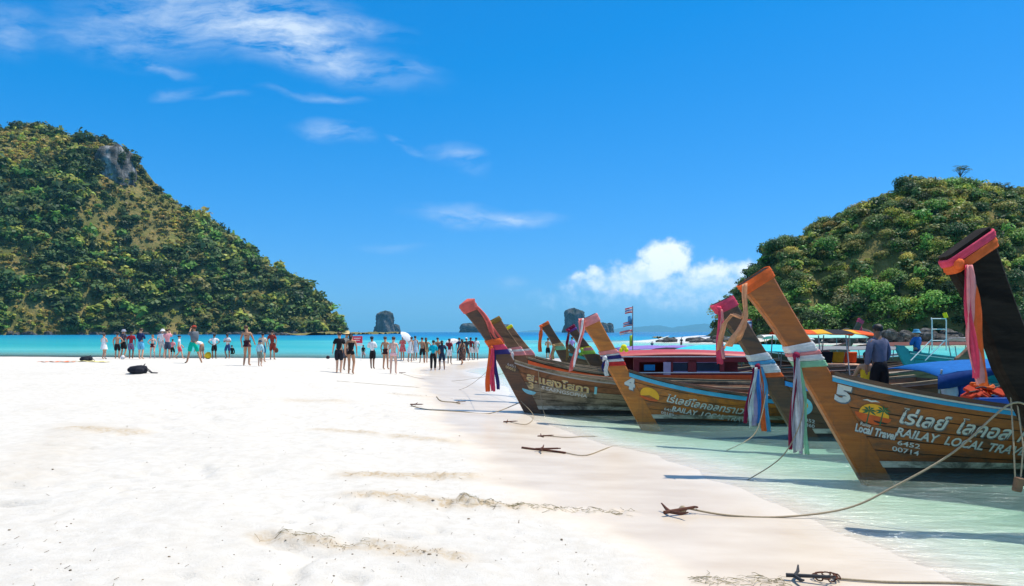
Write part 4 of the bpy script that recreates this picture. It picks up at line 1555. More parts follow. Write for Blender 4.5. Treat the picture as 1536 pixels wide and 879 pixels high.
bG.letters('Railay', .02, .60, .07, .14, .1, .004, P_letter, False)
bG.letters('Local Travel', -.06, .70, .155, .56, .3, .014, P_letter, True)
for wd_, xa_, wl_ in (('ไร่เลย์', .50, .62), ('โลคอล', 1.22, .66), ('ทราเวล', 1.98, .68)):
    bG.letters(wd_, xa_, .44, .27, wl_, .25, .008)
for wd_, xa_, wl_ in (('RAILAY', .48, .56), ('LOCAL', 1.11, .50), ('TRAVEL', 1.68, .55)):
    bG.letters(wd_, xa_, .63, .17, wl_, .25, .010)
bG.letters('6452', .52, .76, .095, .30, .0, .006, P_letter, False)
bG.letters('00714', .46, .86, .095, .36, .0, .006, P_letter, False)
# black prowed boat at the right edge
bH = Boat('longtail_boat', 'black stained longtail boat with the tallest prow and pink orange head ribbons', at(1612, 7.9), R(2), .55, 1.60, ((-1.46, 2.80), (-1.0, 3.12)), .70, 2.6, 10.5, .98, .45, .10,
          top_wood=W_black, post_wood=W_black, cap=W_dark, rails=[('rub_rail', P_blue, -.10, -.012, .035)])
# boats lying behind
bB = Boat('longtail_boat', 'longtail boat with maroon cabin and orange sides behind boat 4', at(806, 20.9), R(1), .56, 1.42, ((-1.42, 2.28), (-1.10, 2.46)), .60, 2.0, 10.0, .92,
          top_wood=W_brown, low_wood=W_maroon, cap=W_weather, rails=[('rub_rail', paint('orange hull paint', (0.75, 0.10, 0.015), .4), -.24, -.03, .02)])
bB2 = Boat('longtail_boat', 'reddish longtail boat with a yellow band round the prow head', at(816, 23.0), R(1), .56, 1.36, ((-1.30, 2.10), (-1.04, 2.24)), .60, 2.0, 6.8, .9, top_wood=W_maroon, post_wood=W_brown, cap=W_weather, simple=True)
bD = Boat('longtail_boat', 'dark longtail boat under a wide cyan canopy behind the cabin boat', at(905, 25.2), R(1), .56, 1.36, ((-1.28, 2.08), (-1.02, 2.24)), .62, 2.0, 10.0, .92, top_wood=W_dark, cap=W_dark, simple=True)
bC = Boat('longtail_boat', 'dark longtail boat with teal rail and an orange ribbon on its prow', at(862, 27.6), R(1), .56, 1.45, ((-1.34, 2.24), (-1.02, 2.42)), .62, 2.0, 9.0, .92, top_wood=W_dark, cap=W_dark, rails=[('rub_rail', P_teal, -.12, -.012, .03)], simple=True)
bL = Boat('longtail_boat', 'low longtail boat with a purple canopy beyond the moored row', at(872, 34.0), R(0), .5, 1.1, ((-.75, 1.35), (-.5, 1.45)), .55, 2.0, 9.0, .9, top_wood=W_dark, cap=W_dark, simple=True)
bK = Boat('longtail_boat', 'longtail boat with black yellow and orange striped canopy and seats', at(1425, 22.2), R(180), .5, 1.2, ((-.9, 1.5), (-.6, 1.6)), .62, 2.0, 8.5, .95, top_wood=W_brown, cap=W_dark, simple=True)
bK2 = Boat('longtail_boat', 'teal longtail boat with a long white roof below the islet', at(1372, 27.0), R(-3), .5, 1.35, ((-.72, 1.52), (-.40, 1.50)), .80, 2.4, 10.0, 1.0, top_wood=P_teal, post_wood=P_teal, cap=P_teal, rails=[('rub_rail', P_white, -.05, -.012, .03)], simple=True)
bK4 = Boat('longtail_boat', 'longtail boat with pale green canopy moored near the islet beach', at(1125, 40.0), R(0), .5, 1.2, ((-1.3, 2.1), (-1.0, 2.2)), .6, 2.0, 9.0, .95, top_wood=W_dark, cap=P_white, simple=True)
bK5 = Boat('longtail_boat', 'small longtail boat pointing away with a pink ribbon on its dark prow', at(1262, 45.0), R(180), .55, 1.5, ((-1.4, 2.7), (-1.1, 2.9)), .6, 2.0, 9.0, .95, top_wood=W_dark, cap=W_dark, simple=True)
bFar = Boat('longtail_boat', 'tiny dark longtail boat far out beside the square sea stack', at(540, 640), R(0), .55, 1.5, ((-1.4, 2.7), (-1.1, 2.9)), .6, 2.0, 10.0, .95, top_wood=W_dark, cap=W_dark, simple=True)
bFar.canopy(3, 7, 1.6, paint('dark tarpaulin', (.05, .05, .06)), post=True)

# sashes and ribbons
sash(bA, 'salmon red cloth hooding the head of the weathered prow', .93, [('salmon', .10)], [], hood=True)
e = thing('sash', 'salmon red cloth streaming down the back of the weathered prow', 'sash', bA.root.location, bA.root.rotation_euler.z, 'cloth sashes tied to the prows')
b = MB(); pts = [bA.to_world((0, 0, 0)) * 0 + Vector((-1.17 + .62 * k + .04 * math.sin(k * 6), -.10 - .02 * math.sin(k * 5), 2.62 - .92 * k)) for k in np.linspace(0, 1, 12)]
strip(b, pts, [.08, .09, .10, .11, .12, .14, .16, .18, .2, .22, .22, .16], 0, .01, (1, .3, .5)); b.build('tail', RIB['salmon'], e, True)
sash(bA, 'orange, pink and navy striped sash with long tails on the weathered prow', .49, [('navy', .045), ('pink', .05), ('orange', .055)], [('orange', 1.08, -.10, .11, 0), ('pink', 1.06, .03, .14, -.01), ('navy', 1.02, .16, .10, .01)])
e = thing('sash', 'lime yellow ribbon hanging behind the weathered prow', 'sash', bA.root.location, bA.root.rotation_euler.z, 'cloth sashes tied to the prows')
b = MB(); strip(b, [Vector((-.72 - .05 * k, .12, 1.98 - .48 * k)) for k in np.linspace(0, 1, 6)], [.05, .09, .12, .13, .12, .08], 0, .008, (1, 0, 0)); b.build('tail', RIB['yellow'], e, True)
sash(bB, 'olive brown band with a thin tail on the prow behind the weathered boat', .94, [('olive', .06)], [('olive', .55, -.08, .06, 0)])
sash(bB, 'pink and white sash where the maroon cabin boat prow meets its rail', .47, [('rose', .04), ('white', .03), ('rose', .03)], [('white', .3, .1, .08, 0)])
sash(bB2, 'yellow band round the head of the reddish prow', .95, [('yellow', .05)], [])
sash(bB2, 'rose sash at the foot of the reddish prow', .47, [('rose', .06), ('white', .03)], [])
sash(bC, 'orange band with a hanging orange tail on the dark teal railed prow', .94, [('orange', .06)], [('orange', .95, -.06, .13, 0), ('rose', .5, -.08, .06, 0)])
sash(bC, 'tan and green sash at the foot of the teal railed prow', .46, [('green', .05), ('tan', .06)], [('tan', .5, -.05, .10, 0), ('rose', .7, -.14, .10, 0)])
sash(bD, 'maroon and purple band with tails on the dark prow beside the leaning stack', .92, [('purple', .04), ('maroon', .05)], [('maroon', .6, -.08, .08, 0), ('tan', .9, -.05, .07, 0), ('olive', 1.0, -.1, .06, 0)])
sash(bD, 'pink, lime and yellow sash at the foot of the cyan canopied prow', .46, [('lime', .04), ('rose', .06), ('yellow', .02)], [('lime', .2, -.05, .1, 0)])
sash(bE, 'salmon pink band round the head of boat 4 prow', .92, [('rose', .08)], [])
e = thing('sash', 'long salmon pink ribbon blowing from the head of boat 4 prow', 'sash', bE.root.location, bE.root.rotation_euler.z, 'cloth sashes tied to the prows')
for k0, cn, w_ in ((0, 'rose', .13), (1, 'salmon', .07), (2, 'white', .05)):
    b = MB(); pts = [Vector((-1.27 - .06 * k - .26 * max(0, k - .3) + .03 * math.sin(5 * k + k0), -.12 - .05 * k0 - .25 * k, 2.30 - 1.15 * k)) for k in np.linspace(0, 1 - .04 * k0, 14)]
    strip(b, pts, [w_ * (.6 + .5 * math.sin(1 + i * .35) ** 2) for i in range(14)], 0, .008, (1, .2, .1), .5); b.build('tail', RIB[cn], e, True)
sash(bE, 'red, white and navy sash tied round the foot of boat 4 prow', .475, [('red', .03), ('white', .03), ('navy', .035), ('white', .02), ('rose', .04)], [('white', .38, .02, .09, 0), ('navy', .28, -.06, .07, 0)])
MBk = MB(); MBk.ell((-.30, -.08, 1.66), (.07, .06, .07), 9, 6); MBk.ell((-.36, -.10, 1.60), (.05, .05, .05), 8, 6); MBk.ell((-.24, -.06, 1.60), (.05, .05, .05), 8, 6)
fl = MBk.build('flower_garland', RIB['yellow'], None, True); fl.location = bE.root.location; tag(fl, 'yellow flower garland on the boat 4 prow sash', 'garland')
sash(bF, 'pink band round the head of the dark brown prow', .935, [('pink', .065)], [('pink', 1.02, .0, .12, -.02), ('rose', .92, .05, .08, -.04)])
sash(bF, 'white, blue and orange sash with long striped tails on the dark brown prow', .46, [('orange', .03), ('white', .06), ('sky', .025), ('white', .05)],
     [('maroon', 1.05, -.26, .07, 0), ('white', 1.12, -.18, .12, -.02), ('lilac', 1.1, -.10, .10, .01), ('blue', 1.05, -.02, .07, -.03), ('white', 1.15, .04, .08, 0), ('orange', 1.2, .10, .09, -.02), ('sky', 1.22, .19, .10, .01)])
sash(bG, 'orange band round the head of boat 5 prow', .945, [('orange', .055)], [])
e = thing('sash', 'peach orange ribbon looping beside the head of boat 5 prow', 'sash', bG.root.location, bG.root.rotation_euler.z, 'cloth sashes tied to the prows')
for pts, w_ in (([(-1.66, -.12, 2.68), (-1.67, -.14, 2.5), (-1.66, -.15, 2.32), (-1.70, -.16, 2.2), (-1.85, -.17, 2.25), (-1.97, -.18, 2.12), (-2.02, -.18, 1.95), (-2.06, -.18, 1.75)], .09), ([(-1.66, -.15, 2.34), (-1.66, -.16, 2.2), (-1.72, -.17, 2.05), (-1.82, -.18, 1.92), (-1.9, -.18, 1.82)], [.06, .09, .16, .24, .34])):
    P_ = [Vector(p) for p in pts]; sm = []
    for i in range(len(P_) - 1):
        for k in range(4):
            sm.append(P_[i].lerp(P_[i + 1], k / 4))
    sm.append(P_[-1])
    ww = w_ if not hasattr(w_, '__len__') else list(np.interp(np.linspace(0, len(w_) - 1, len(sm)), range(len(w_)), w_))
    b = MB(); strip(b, sm, ww, 0, .008, (.9, .2, .3), .3); b.build('tail', RIB['peach'], e, True)
sash(bG, 'white and pink sash with long grey and green tails on boat 5 prow', .485, [('green', .03), ('white', .03), ('rose', .02), ('white', .045)],
     [('maroon', 1.30, -.10, .05, 0), ('grey', 1.34, -.06, .08, -.02), ('white', 1.32, .0, .09, .0), ('grey', 1.30, .05, .07, -.02), ('lilac', 1.36, .08, .06, .01), ('green', 1.36, .14, .06, -.01)])
sash(bH, 'pink and orange double band with long pink tails on the black prow', .925, [('orange', .034), ('pink', .03)], [('orange', 1.26, .24, .12, .01), ('rose', 1.24, .16, .16, -.03), ('pink', 1.18, .10, .07, -.05)])
sash(bK5, 'pink ribbon on the far prow that points away', .9, [('pink', .08)], [('pink', .8, .0, .2, 0)])

# canopies and cabins
T_cyan = cloth('cyan awning', (0.06, 0.62, 0.78)); T_blue = cloth('royal blue awning', (0.012, 0.15, 0.48)); T_purple = cloth('purple awning', (0.30, 0.20, 0.55))
T_black = cloth('black awning', (0.03, 0.03, 0.04)); T_yel = cloth('yellow awning', (0.75, 0.42, 0.03)); T_or = cloth('orange red awning', (0.75, 0.12, 0.03)); T_white = cloth('white awning', (0.78, 0.74, 0.72)); T_green = cloth('pale green awning', (0.35, 0.70, 0.62))
bD.canopy(2.2, 6.6, 1.42, T_cyan, .9, .22, .25)
bL.canopy(1.6, 5.2, 1.28, T_purple, .9, .15, .1)
bC.canopy(2.4, 5.0, 1.25, T_black, .7, .25, .4)
cF = bF.canopy(2.2, 6.6, 1.40, T_blue, .95, .10, .16)
vb = MB(); vs = []; n = 22
for i in range(n + 1):
    x = 2.2 + 4.4 * i / n; fr_ = max(0, 1 - i / n * 12 / 4) ** 2
    zt = 1.40 - .16 * fr_ - .03; zl = zt - .24 - .05 * math.sin(i * .8) + .10 * math.sin(i / n * 3.14)
    for yy_, zz_ in ((-.955, zt), (-.965 - .012 * math.sin(i * 1.9), zl), (-.953 - .012 * math.sin(i * 1.9), zl), (-.945, zt)):
        vs.append((x, yy_, zz_))
vb.add(vs, [[i * 4 + j, i * 4 + (j + 1) % 4, (i + 1) * 4 + (j + 1) % 4, (i + 1) * 4 + j] for i in range(n) for j in range(4)] + [[0, 1, 2, 3], [4 * n, 4 * n + 1, 4 * n + 2, 4 * n + 3]]).build('valance', cloth('navy valance', (.01, .05, .22)), cF, True)
bG.canopy(5.0, 8.8, 1.75, T_blue, .95, .2, .2)
bK.canopy(2.6, 5.2, 1.98, [T_or, T_yel, T_black], .8, .14, .05, [0, 1, 2, 2, 1, 0, 0, 0])
bK2.canopy(1.6, 8.5, 1.72, T_white, 1.0, .14, 0.0)
bK4.canopy(1.0, 6.0, 1.75, T_green, 1.0, .2, .1)
bK5.canopy(2.0, 5.0, 1.7, T_white, .9, .2, .1)
bM = Boat('longtail_boat', 'low brown longtail boat with a faded red awning beyond the dark brown boat', at(1250, 31.0), R(2), .5, 1.15, ((-.7, 1.35), (-.45, 1.42)), .6, 2.0, 9.0, .95, top_wood=W_maroon, cap=W_weather, simple=True)
bM.canopy(1.4, 6.4, 1.50, cloth('faded red awning', (.17, .07, .055)), .9, .12, .1)
bN = Boat('longtail_boat', 'low dark longtail boat with a grey tarpaulin behind the striped canopy', at(1130, 29.0), R(1), .5, 1.15, ((-.7, 1.35), (-.45, 1.42)), .6, 2.0, 8.0, .95, top_wood=W_dark, cap=W_weather, simple=True)
bN.canopy(1.2, 5.6, 1.36, cloth('grey tarpaulin', (.26, .27, .28)), .9, .12, .1)
# striped seat backs in the striped boat
for i, (c_, xx) in enumerate(((T_or, 2.75), (T_yel, 3.15), (T_black, 3.5), (T_yel, 3.9))):
    MB().box((xx, -.55, 1.22), (.36, .08, .34), Matrix.Rotation(-.3, 3, 'X')).build('seat_back', c_, bK.root, bevel=.02)
MB().box((3.2, -.65, .98), (1.5, .5, .05)).build('seat_deck', paint('peach deck paint', (0.75, 0.42, 0.25)), bK.root, bevel=.01)
# maroon cabin on the boat behind boat 4
P_mar = paint('maroon cabin paint', (0.20, 0.02, 0.025), .4); P_org = paint('orange cabin paint', (0.80, 0.10, 0.015), .4); P_red = paint('red roof paint', (0.36, 0.035, 0.035), .55)
P_glass = paint('dark window glass', (0.03, 0.04, 0.06), .08, .1, 3, .0, .6)
x0, x1 = 2.6, 6.0
cab = MB()
rb = MB(); n = 12
vs = []
for i in range(n + 1):
    x = x0 - .55 + (x1 + .15 - x0 + .55) * i / n
    for j, (yy_, zz_) in enumerate(((-.86, 0), (-.8, .05), (-.3, .11), (.3, .11), (.8, .05), (.86, 0), (.8, -.05), (-.8, -.05))):
        vs.append((x, yy_, 1.29 + zz_ + .10 * math.cos((i / n - .45) * 2.6)))
rb.add(vs, [[i * 8 + j, i * 8 + (j + 1) % 8, (i + 1) * 8 + (j + 1) % 8, (i + 1) * 8 + j] for i in range(n) for j in range(8)] + [list(range(8)), [n * 8 + j for j in range(8)]])
roof_o = rb.build('cabin_roof', P_red, bB.root)
MB().box(((x0 + x1) / 2 - .15, -.875, 1.325), (x1 - x0 + .5, .02, .028)).build('roof_trim', P_white, roof_o)
MB().box(((x0 + x1) / 2, -.80, .83), (x1 - x0, .04, .09)).build('cabin_sill', P_mar, bB.root, bevel=.008)
MB().box(((x0 + x1) / 2, -.83, .72), (x1 - x0 - .1, .03, .20)).build('cabin_side', P_org, bB.root, bevel=.008)
MB().box(((x0 + x1) / 2, -.835, .885), (x1 - x0 + .1, .05, .025)).build('sill_trim', P_white, bB.root)
MB().box(((x0 + x1) / 2, -.79, 1.24), (x1 - x0, .04, .14)).build('cabin_header', P_mar, bB.root, bevel=.008)
for xx, ww in ((x0 + .08, .16), (x0 + 1.0, .18), (x0 + 1.62, .22), (x0 + 2.45, .12), (x1 - .06, .12)):
    MB().box((xx, -.785, 1.05), (ww, .05, .36)).build('cabin_post', P_mar, bB.root, bevel=.006)
for xa, xb in ((x0 + 1.10, x0 + 1.5), (x0 + 1.75, x0 + 2.38)):
    pane_o = MB().box(((xa + xb) / 2, -.77, 1.04), (xb - xa, .012, .28)).build('window', P_glass, bB.root)
    for zz_ in (.91, 1.17):
        MB().box(((xa + xb) / 2, -.785, zz_), (xb - xa, .03, .025)).build('window_frame', paint('mauve frame paint', (0.35, 0.25, 0.40)), pane_o)
MB().box(((x0 + x1) / 2, .8, 1.0), (x1 - x0, .04, .62)).build('cabin_side', P_mar, bB.root)
MB().box((x0 + .45, -.76, 1.02), (.3, .02, .16)).build('window_curtain', cloth('blue curtain', (.03, .3, .6)), bB.root)
MB().box((x0 + .92, -.83, 1.0), (.2, .012, .35)).build('notice_board', paint('lilac notice', (0.45, 0.36, 0.5)), bB.root)
# rigging poles and rails on the teal boat
lad = thing('boarding_ladder', 'white tubular boarding frame standing at the bow of the teal boat', 'ladder', at(1398, 25.8, 1.35))
for xx in (0, .5):
    MB().tube([(xx, 0, .0), (xx, 0, 1.05), (xx, .05, 1.15)], .02, 6).build('upright', P_white, lad)
for zz_ in (.35, .75, 1.12):
    MB().tube([(0, 0, zz_), (.5, 0, zz_)], .018, 6).build('rung', P_white, lad)
for xx in (0, .5):
    MB().tube([(xx, 0, .4), (xx - .8, -.1, -.35)], .018, 6).build('brace', P_white, lad)
MB().tube([(.5, .0, 1.15), (.45, .02, 1.32)], .07, 7).build('bundle', RIB['yellow'], lad)

# flags
def flag(label, px_, d_, z0_, h_, flags, group='flags flying from the boats'):
    e = thing('flag_pole', label, 'flag', at(px_, d_, z0_), 0, None)
    MB().tube([(0, 0, 0), (0, 0, h_)], .018, 6).build('pole', P_steel if len(flags) > 1 else W_brown, e)
    for (zf, w_, hh, cols, dirn) in flags:
        for ci, c_ in enumerate(cols):
            b = MB(); pts = []; n = 9; vs = []
            for i in range(n):
                k = i / (n - 1)
                x = dirn * w_ * k; y = .06 * math.sin(k * 6 + zf); dz = -.18 * w_ * k * k
                za = zf + hh * (.5 - ci / len(cols)) + dz; zb = zf + hh * (.5 - (ci + 1) / len(cols)) + dz
                vs += [Vector((x, y, za)), Vector((x, y, zb)), Vector((x, y + .006, zb)), Vector((x, y + .006, za))]
            fs = [[i * 4 + j, i * 4 + (j + 1) % 4, (i + 1) * 4 + (j + 1) % 4, (i + 1) * 4 + j] for i in range(n - 1) for j in range(4)] + [[0, 1, 2, 3], [4 * n - 4, 4 * n - 3, 4 * n - 2, 4 * n - 1]]
            b.add(vs, fs).build('flag_stripe', RIB[c_], e, True)
    return e


THAI = ['red', 'white', 'blue', 'white', 'red']
flag('tall pole with a row of small striped flags and a cyan pennant', 949, 24, 1.0, 1.85, [(1.72, .24, .18, THAI, -1), (1.42, .15, .24, ['sky'], -1), (1.28, .30, .14, THAI, -1), (1.02, .42, .12, ['rose', 'white'], -1), (.72, .10, .36, ['lime'], -1)])
flag('striped national flag on a short pole over the pale green canopy', 1128, 36, 1.6, 1.0, [(.85, .55, .36, THAI, -1)])
flag('faded lilac flag hanging behind boat 5 prow', 1128, 30, 1.3, 1.2, [(.75, .75, .5, ['lilac', 'white'], -1)])
flag('small yellow flag low behind boat 5 prow', 1127, 26, 1.0, .8, [(.5, .4, .42, ['yellow'], -1)])
flag('striped national flag beside the boat 5 prow near the islet trees', 1174, 36, 1.6, 1.3, [(1.1, .4, .32, THAI, -1)])

# cargo in the boats
def sack(name, label, cat, loc, mat, size, seed):
    g = random.Random(seed)
    o = MB().ell((0, 0, size[2] * .9), size, 14, 9, fn=lambda p: Vector((p.x, p.y, p.z)) * (1 + .22 * (float(fbm(np.array(p.x * 2 + seed), np.array(p.y * 2 + p.z * 2), 3)) - .5) * 2)).build(name, mat, None, True, loc)
    return tag(o, label, cat)


P_crate = paint('blue plastic crate', (0.02, 0.13, 0.50), .4)
for i, (xl, lab) in enumerate(((1.75, 'blue plastic crate under the life jackets in boat 5, nearer its number'), (2.2, 'blue plastic crate under the life jackets in boat 5, nearer the black prow'))):
    w_ = bG.to_world((xl, -.25, 0))
    c_ = thing('crate', lab, 'crate', (w_.x, w_.y, .62))
    for sx, sy, wx_, wy_ in ((0, -.2, .44, .02), (0, .2, .44, .02), (-.21, 0, .02, .38), (.21, 0, .02, .38)):
        MB().box((sx, sy, .24), (wx_, wy_, .46)).build('side', P_crate, c_, bevel=.004)
    MB().box((0, 0, .42), (.47, .43, .03)).build('rim', P_crate, c_, bevel=.006)
    MB().box((0, 0, .02), (.42, .38, .02)).build('bottom', P_crate, c_)
T_life = cloth('orange life jacket', (0.72, 0.15, 0.03))
for i in range(9):
    w_ = bG.to_world((1.55 + .14 * (i % 6) + .05 * (i // 6), -.30 + .12 * (i % 3), 0))
    e = thing('life_jacket', 'orange life jacket heaped on the blue crates in boat 5', 'life jacket', (w_.x, w_.y, 1.06 + .05 * (i % 2) + .06 * (i // 6)), i * 1.1, 'life jackets heaped in boat 5')
    for sd in (-1, 1):
        MB().box((sd * .075, 0, .05), (.12, .24, .045), Matrix.Rotation(sd * .5 + .6 * math.sin(i * 2.1), 3, 'Y') @ Matrix.Rotation(.5 * math.sin(i * 1.3), 3, 'X')).build('float_panel', T_life if i % 3 else cloth('faded red life jacket', (.6, .07, .03)), e, bevel=.012)
    MB().tube([(-.1, -.05, .1), (0, -.06, .12), (.1, -.05, .1)], .012, 5).build('strap', P_blackp, e)
sack('tote_bag', 'white and blue bag hanging under the blue canopy', 'bag', bF.to_world((2.55, -.75, .72)), cloth('white bag', (.7, .72, .78)), (.15, .10, .22), 3)
sack('tote_bag', 'royal blue bag beside the white bag under the blue canopy', 'bag', bF.to_world((2.85, -.72, .72)), cloth('blue bag', (.05, .12, .5)), (.12, .10, .20), 5)

# ---- ropes and anchors
m_rope, t = new_mat('tan mooring rope')
p = t.obj()
t.out(t.bsdf(t.mix(t.noise(p, 60, 3), (.20, .15, .09), (.46, .38, .26)), .9, t.bump(t.noise(p, 120, 2), .6, .01), .1))
m_rust, t = new_mat('rusted anchor iron')
p = t.obj()
t.out(t.bsdf(t.mix(t.noise(p, 16, 6, .7), (.035, .018, .014), (.16, .06, .035)), .85, t.bump(t.noise(p, 40, 5, .7), .7, .01), .2))


def rope(label, pts, r=.012, mat=None, name='mooring_rope', group='mooring ropes'):
    P_ = [Vector(p) for p in pts]; sm = []
    for i in range(len(P_) - 1):
        p0 = P_[max(i - 1, 0)]; p1 = P_[i]; p2 = P_[i + 1]; p3 = P_[min(i + 2, len(P_) - 1)]
        for k in range(6):
            u = k / 6
            sm.append(.5 * ((2 * p1) + (-p0 + p2) * u + (2 * p0 - 5 * p1 + 4 * p2 - p3) * u * u + (-p0 + 3 * p1 - 3 * p2 + p3) * u ** 3))
    sm.append(P_[-1])
    o = MB().tube(sm, r, 6).build(name, mat or m_rope, None, True)
    return tag(o, label, 'rope', group)


def on_sand(px_, py_, up=.012):
    x, y, z = hit(px_, py_)
    return Vector((x, y, z + up))


def anchor(label, px_, py_, rz, s_=1.0, mat=None, bury=0.0):
    x, y, z = hit(px_, py_)
    e = thing('anchor', label, 'anchor', (x, y, z + .02 - bury), rz)
    e.scale = (s_, s_, s_)
    mt = mat or m_rust
    MB().tube([(-.12, 0, .03), (.34, 0, .05)], [.024, .018], 7).build('shank', mt, e)
    for a_ in (82, -82):
        c_, sn = math.cos(R(a_)), math.sin(R(a_))
        MB().tube([(-.03, 0, .03), (c_ * .16, sn * .16, .035), (c_ * .27, sn * .27, .075)], [.022, .02, .009], 6).build('fluke', mt, e)
    ring = [(.36 + .035 * math.cos(k), .035 * math.sin(k), .05) for k in np.linspace(0, 6.283, 13)]
    MB().tube(ring, .008, 5, caps=False).build('ring', mt, e)
    return e


anchor('rusty grapnel anchor lying at the wet sand edge on a tan rope', 1008, 774, R(25), .85)
MB_ = MB(); MB_.ell(tuple(on_sand(1024, 769, .03)), (.045, .04, .04), 10, 7, fn=lambda q: q * (1 + .06 * math.sin(9 * q.x + 7 * q.z)))
tag(MB_.build('rope_knot', m_rope, None, True), 'knotted ball of rope on the rusty grapnel anchor', 'knot')
hb = bH.to_world((-.60, -.12, 1.22))
rope('tan rope sagging from the rusty grapnel to the black prowed boat', [on_sand(1026, 769, .05), on_sand(1090, 775), on_sand(1175, 777), Vector(at(1270, 7.9, .10)), Vector(at(1340, 7.85, .34)), Vector(at(1430, 7.8, .72)), Vector(at(1510, 7.75, 1.22)), hb], .011)
anchor('black iron anchor with a chain at the near wet edge', 1196, 873, R(-15), .7, paint('black tarred iron', (.02, .02, .022), .6))
ch = MB()
c0 = on_sand(1235, 872, .02)
links = thing('chain', 'small heap of grey chain links beside the black iron anchor', 'chain', tuple(c0))
for i in range(11):
    a_ = i * .62; cx_ = .10 * math.cos(a_) * (1 - i * .03) + .02; cy_ = .07 * math.sin(a_)
    ring = [Vector((cx_, cy_, .01 + .012 * (i % 2))) + Matrix.Rotation(a_ + 1.57, 3, 'Z') @ Vector((.032 * math.cos(k), .017 * math.sin(k) * (1 if i % 2 else .3), .017 * math.sin(k) * (.3 if i % 2 else 1))) for k in np.linspace(0, 6.283, 11)]
    MB().tube(ring, .006, 5, caps=False).build('chain_link', m_rust, links)
rope('tan rope running from the chain heap along the near water edge', [on_sand(1250, 871), on_sand(1330, 876), on_sand(1440, 877), on_sand(1536, 876), on_sand(1640, 870)], .009)
anchor('dark bar anchor lying in the wet sand on a thin line, by boat 4', 812, 678, R(-5), .8)
rope('thick dark chain rope lying in the wet sand by boat 4', [on_sand(783, 673), on_sand(800, 675), on_sand(830, 678), on_sand(848, 681)], .022, m_rust)
rope('thin line from the dark bar anchor out towards boat 4', [on_sand(848, 680), on_sand(880, 684), Vector(at(925, 13.0, -.02)), Vector(at(965, 13.6, -.25))], .008)
anchor('small grapnel half sunk in wet sand beyond the bar anchor', 812, 655, R(10), .6, None, .03)
rope('thin line from the half sunk grapnel to boat 4', [on_sand(815, 654), on_sand(850, 657), Vector(at(890, 14.2, -.02)), Vector(at(930, 15.0, -.25))], .008)
anchor('small grapnel in wet sand nearest the weathered boat shadow', 760, 634, R(0), .6, None, .02)
rope('thin line from the wet sand grapnel to the weathered boat', [on_sand(765, 634), on_sand(790, 637), Vector(at(800, 17.2, .05)), bA.to_world((-.1, -.1, .3))], .007)
rope('dark rope lying over the sand to the weathered boat forefoot', [on_sand(617, 609), on_sand(640, 615), on_sand(690, 618), on_sand(735, 621), bA.to_world((-.1, -.06, .25))], .011)
anchor('grapnel anchor at the dry end of the dark rope', 620, 609, R(-20), .7)
rope('bent rope scrap curling over sand beside the dark rope', [on_sand(655, 596), on_sand(662, 602), on_sand(680, 604), on_sand(690, 606)], .014)
anchor('grapnel anchor at the end of the bent rope scrap', 688, 605, R(10), .5)
rope('long thin line from the beach to the weathered prow', [on_sand(505, 572), on_sand(560, 576), on_sand(620, 581), on_sand(690, 585), bA.to_world((-.72, -.1, 1.2))], .006)
rope('second thin line from the sand to the cabin boat', [on_sand(600, 560), on_sand(630, 568), on_sand(680, 572), bB.to_world((-.5, -.1, .9))], .006)
anchor('small grapnel on the sand near the crowd', 601, 561, R(30), .6)
rope('pale line hanging down the planks of the weathered boat', [bA.to_world((.33, -bA.Y(.33, 1.1) - .05, bA.zg(.33) + .05)), bA.to_world((.36, -bA.Y(.36, .8) - .05, .7)), bA.to_world((.42, -.55, .15)), bA.to_world((.5, -.7, -.1))], .009)
rope('pale line slung under the stem of the dark brown boat', [bF.to_world((-.6, -.12, .95)), bF.to_world((-.75, -.3, .5)), bF.to_world((-1.0, -.5, .1)), bF.to_world((-1.6, -.8, -.12))], .010)
rope('pale line looping from boat 5 stem into the water', [bG.to_world((-.9, -.12, 1.35)), bG.to_world((-.85, -.2, .9)), bG.to_world((-1.15, -.25, .3)), bG.to_world((-1.7, -.3, -.05))], .008)
blk = bH.to_world((-.72, -.15, 0))
e = thing('rope_fender', 'wooden block fender hanging on ropes by the black prow', 'fender', (at(1527, 7.6)[0], 7.6, .30))
MB().box((0, 0, .12), (.08, .07, .15), Matrix.Rotation(.2, 3, 'Y')).build('block', W_brown, e, bevel=.012)
for sd in (-1, 1):
    MB().tube([(sd * .03, 0, .2), (.04 + sd * .05, .05, .5), (.14 + sd * .03, .27, 1.0)], .008, 5).build('line', m_rope, e)

# ------------------------------------------------------------------ people
SKIN = {k: paint('skin ' + k, v, .55, .08, 5, .05, .3) for k, v in dict(pale=(.68, .42, .32), light=(.60, .34, .22), tan=(.45, .23, .13), brown=(.21, .105, .06)).items()}
HAIR = {k: paint('hair ' + k, v, .5, .3, 30, .4, .3) for k, v in dict(black=(.012, .010, .009), brown=(.06, .03, .016), fair=(.25, .15, .06)).items()}
_cl = {}


def fab(col):
    key = tuple(round(c, 3) for c in col)
    if key not in _cl:
        _cl[key] = paint('fabric %.2f %.2f %.2f' % key, col, .85, .16, 11, .35, .1)
    return _cl[key]


def patterned(name, c1, c2, scale=14):
    if name in _flat:
        return _flat[name]
    m, t = new_mat(name)
    p = t.obj()
    v = t.voronoi(p, scale, 'F1')
    t.out(t.bsdf(t.mix(t.maprange(v, .30, .42), c2, c1), .85, t.bump(t.noise(p, 60, 3), .2, .01), .1))
    _flat[name] = m
    return m


BAKE = []


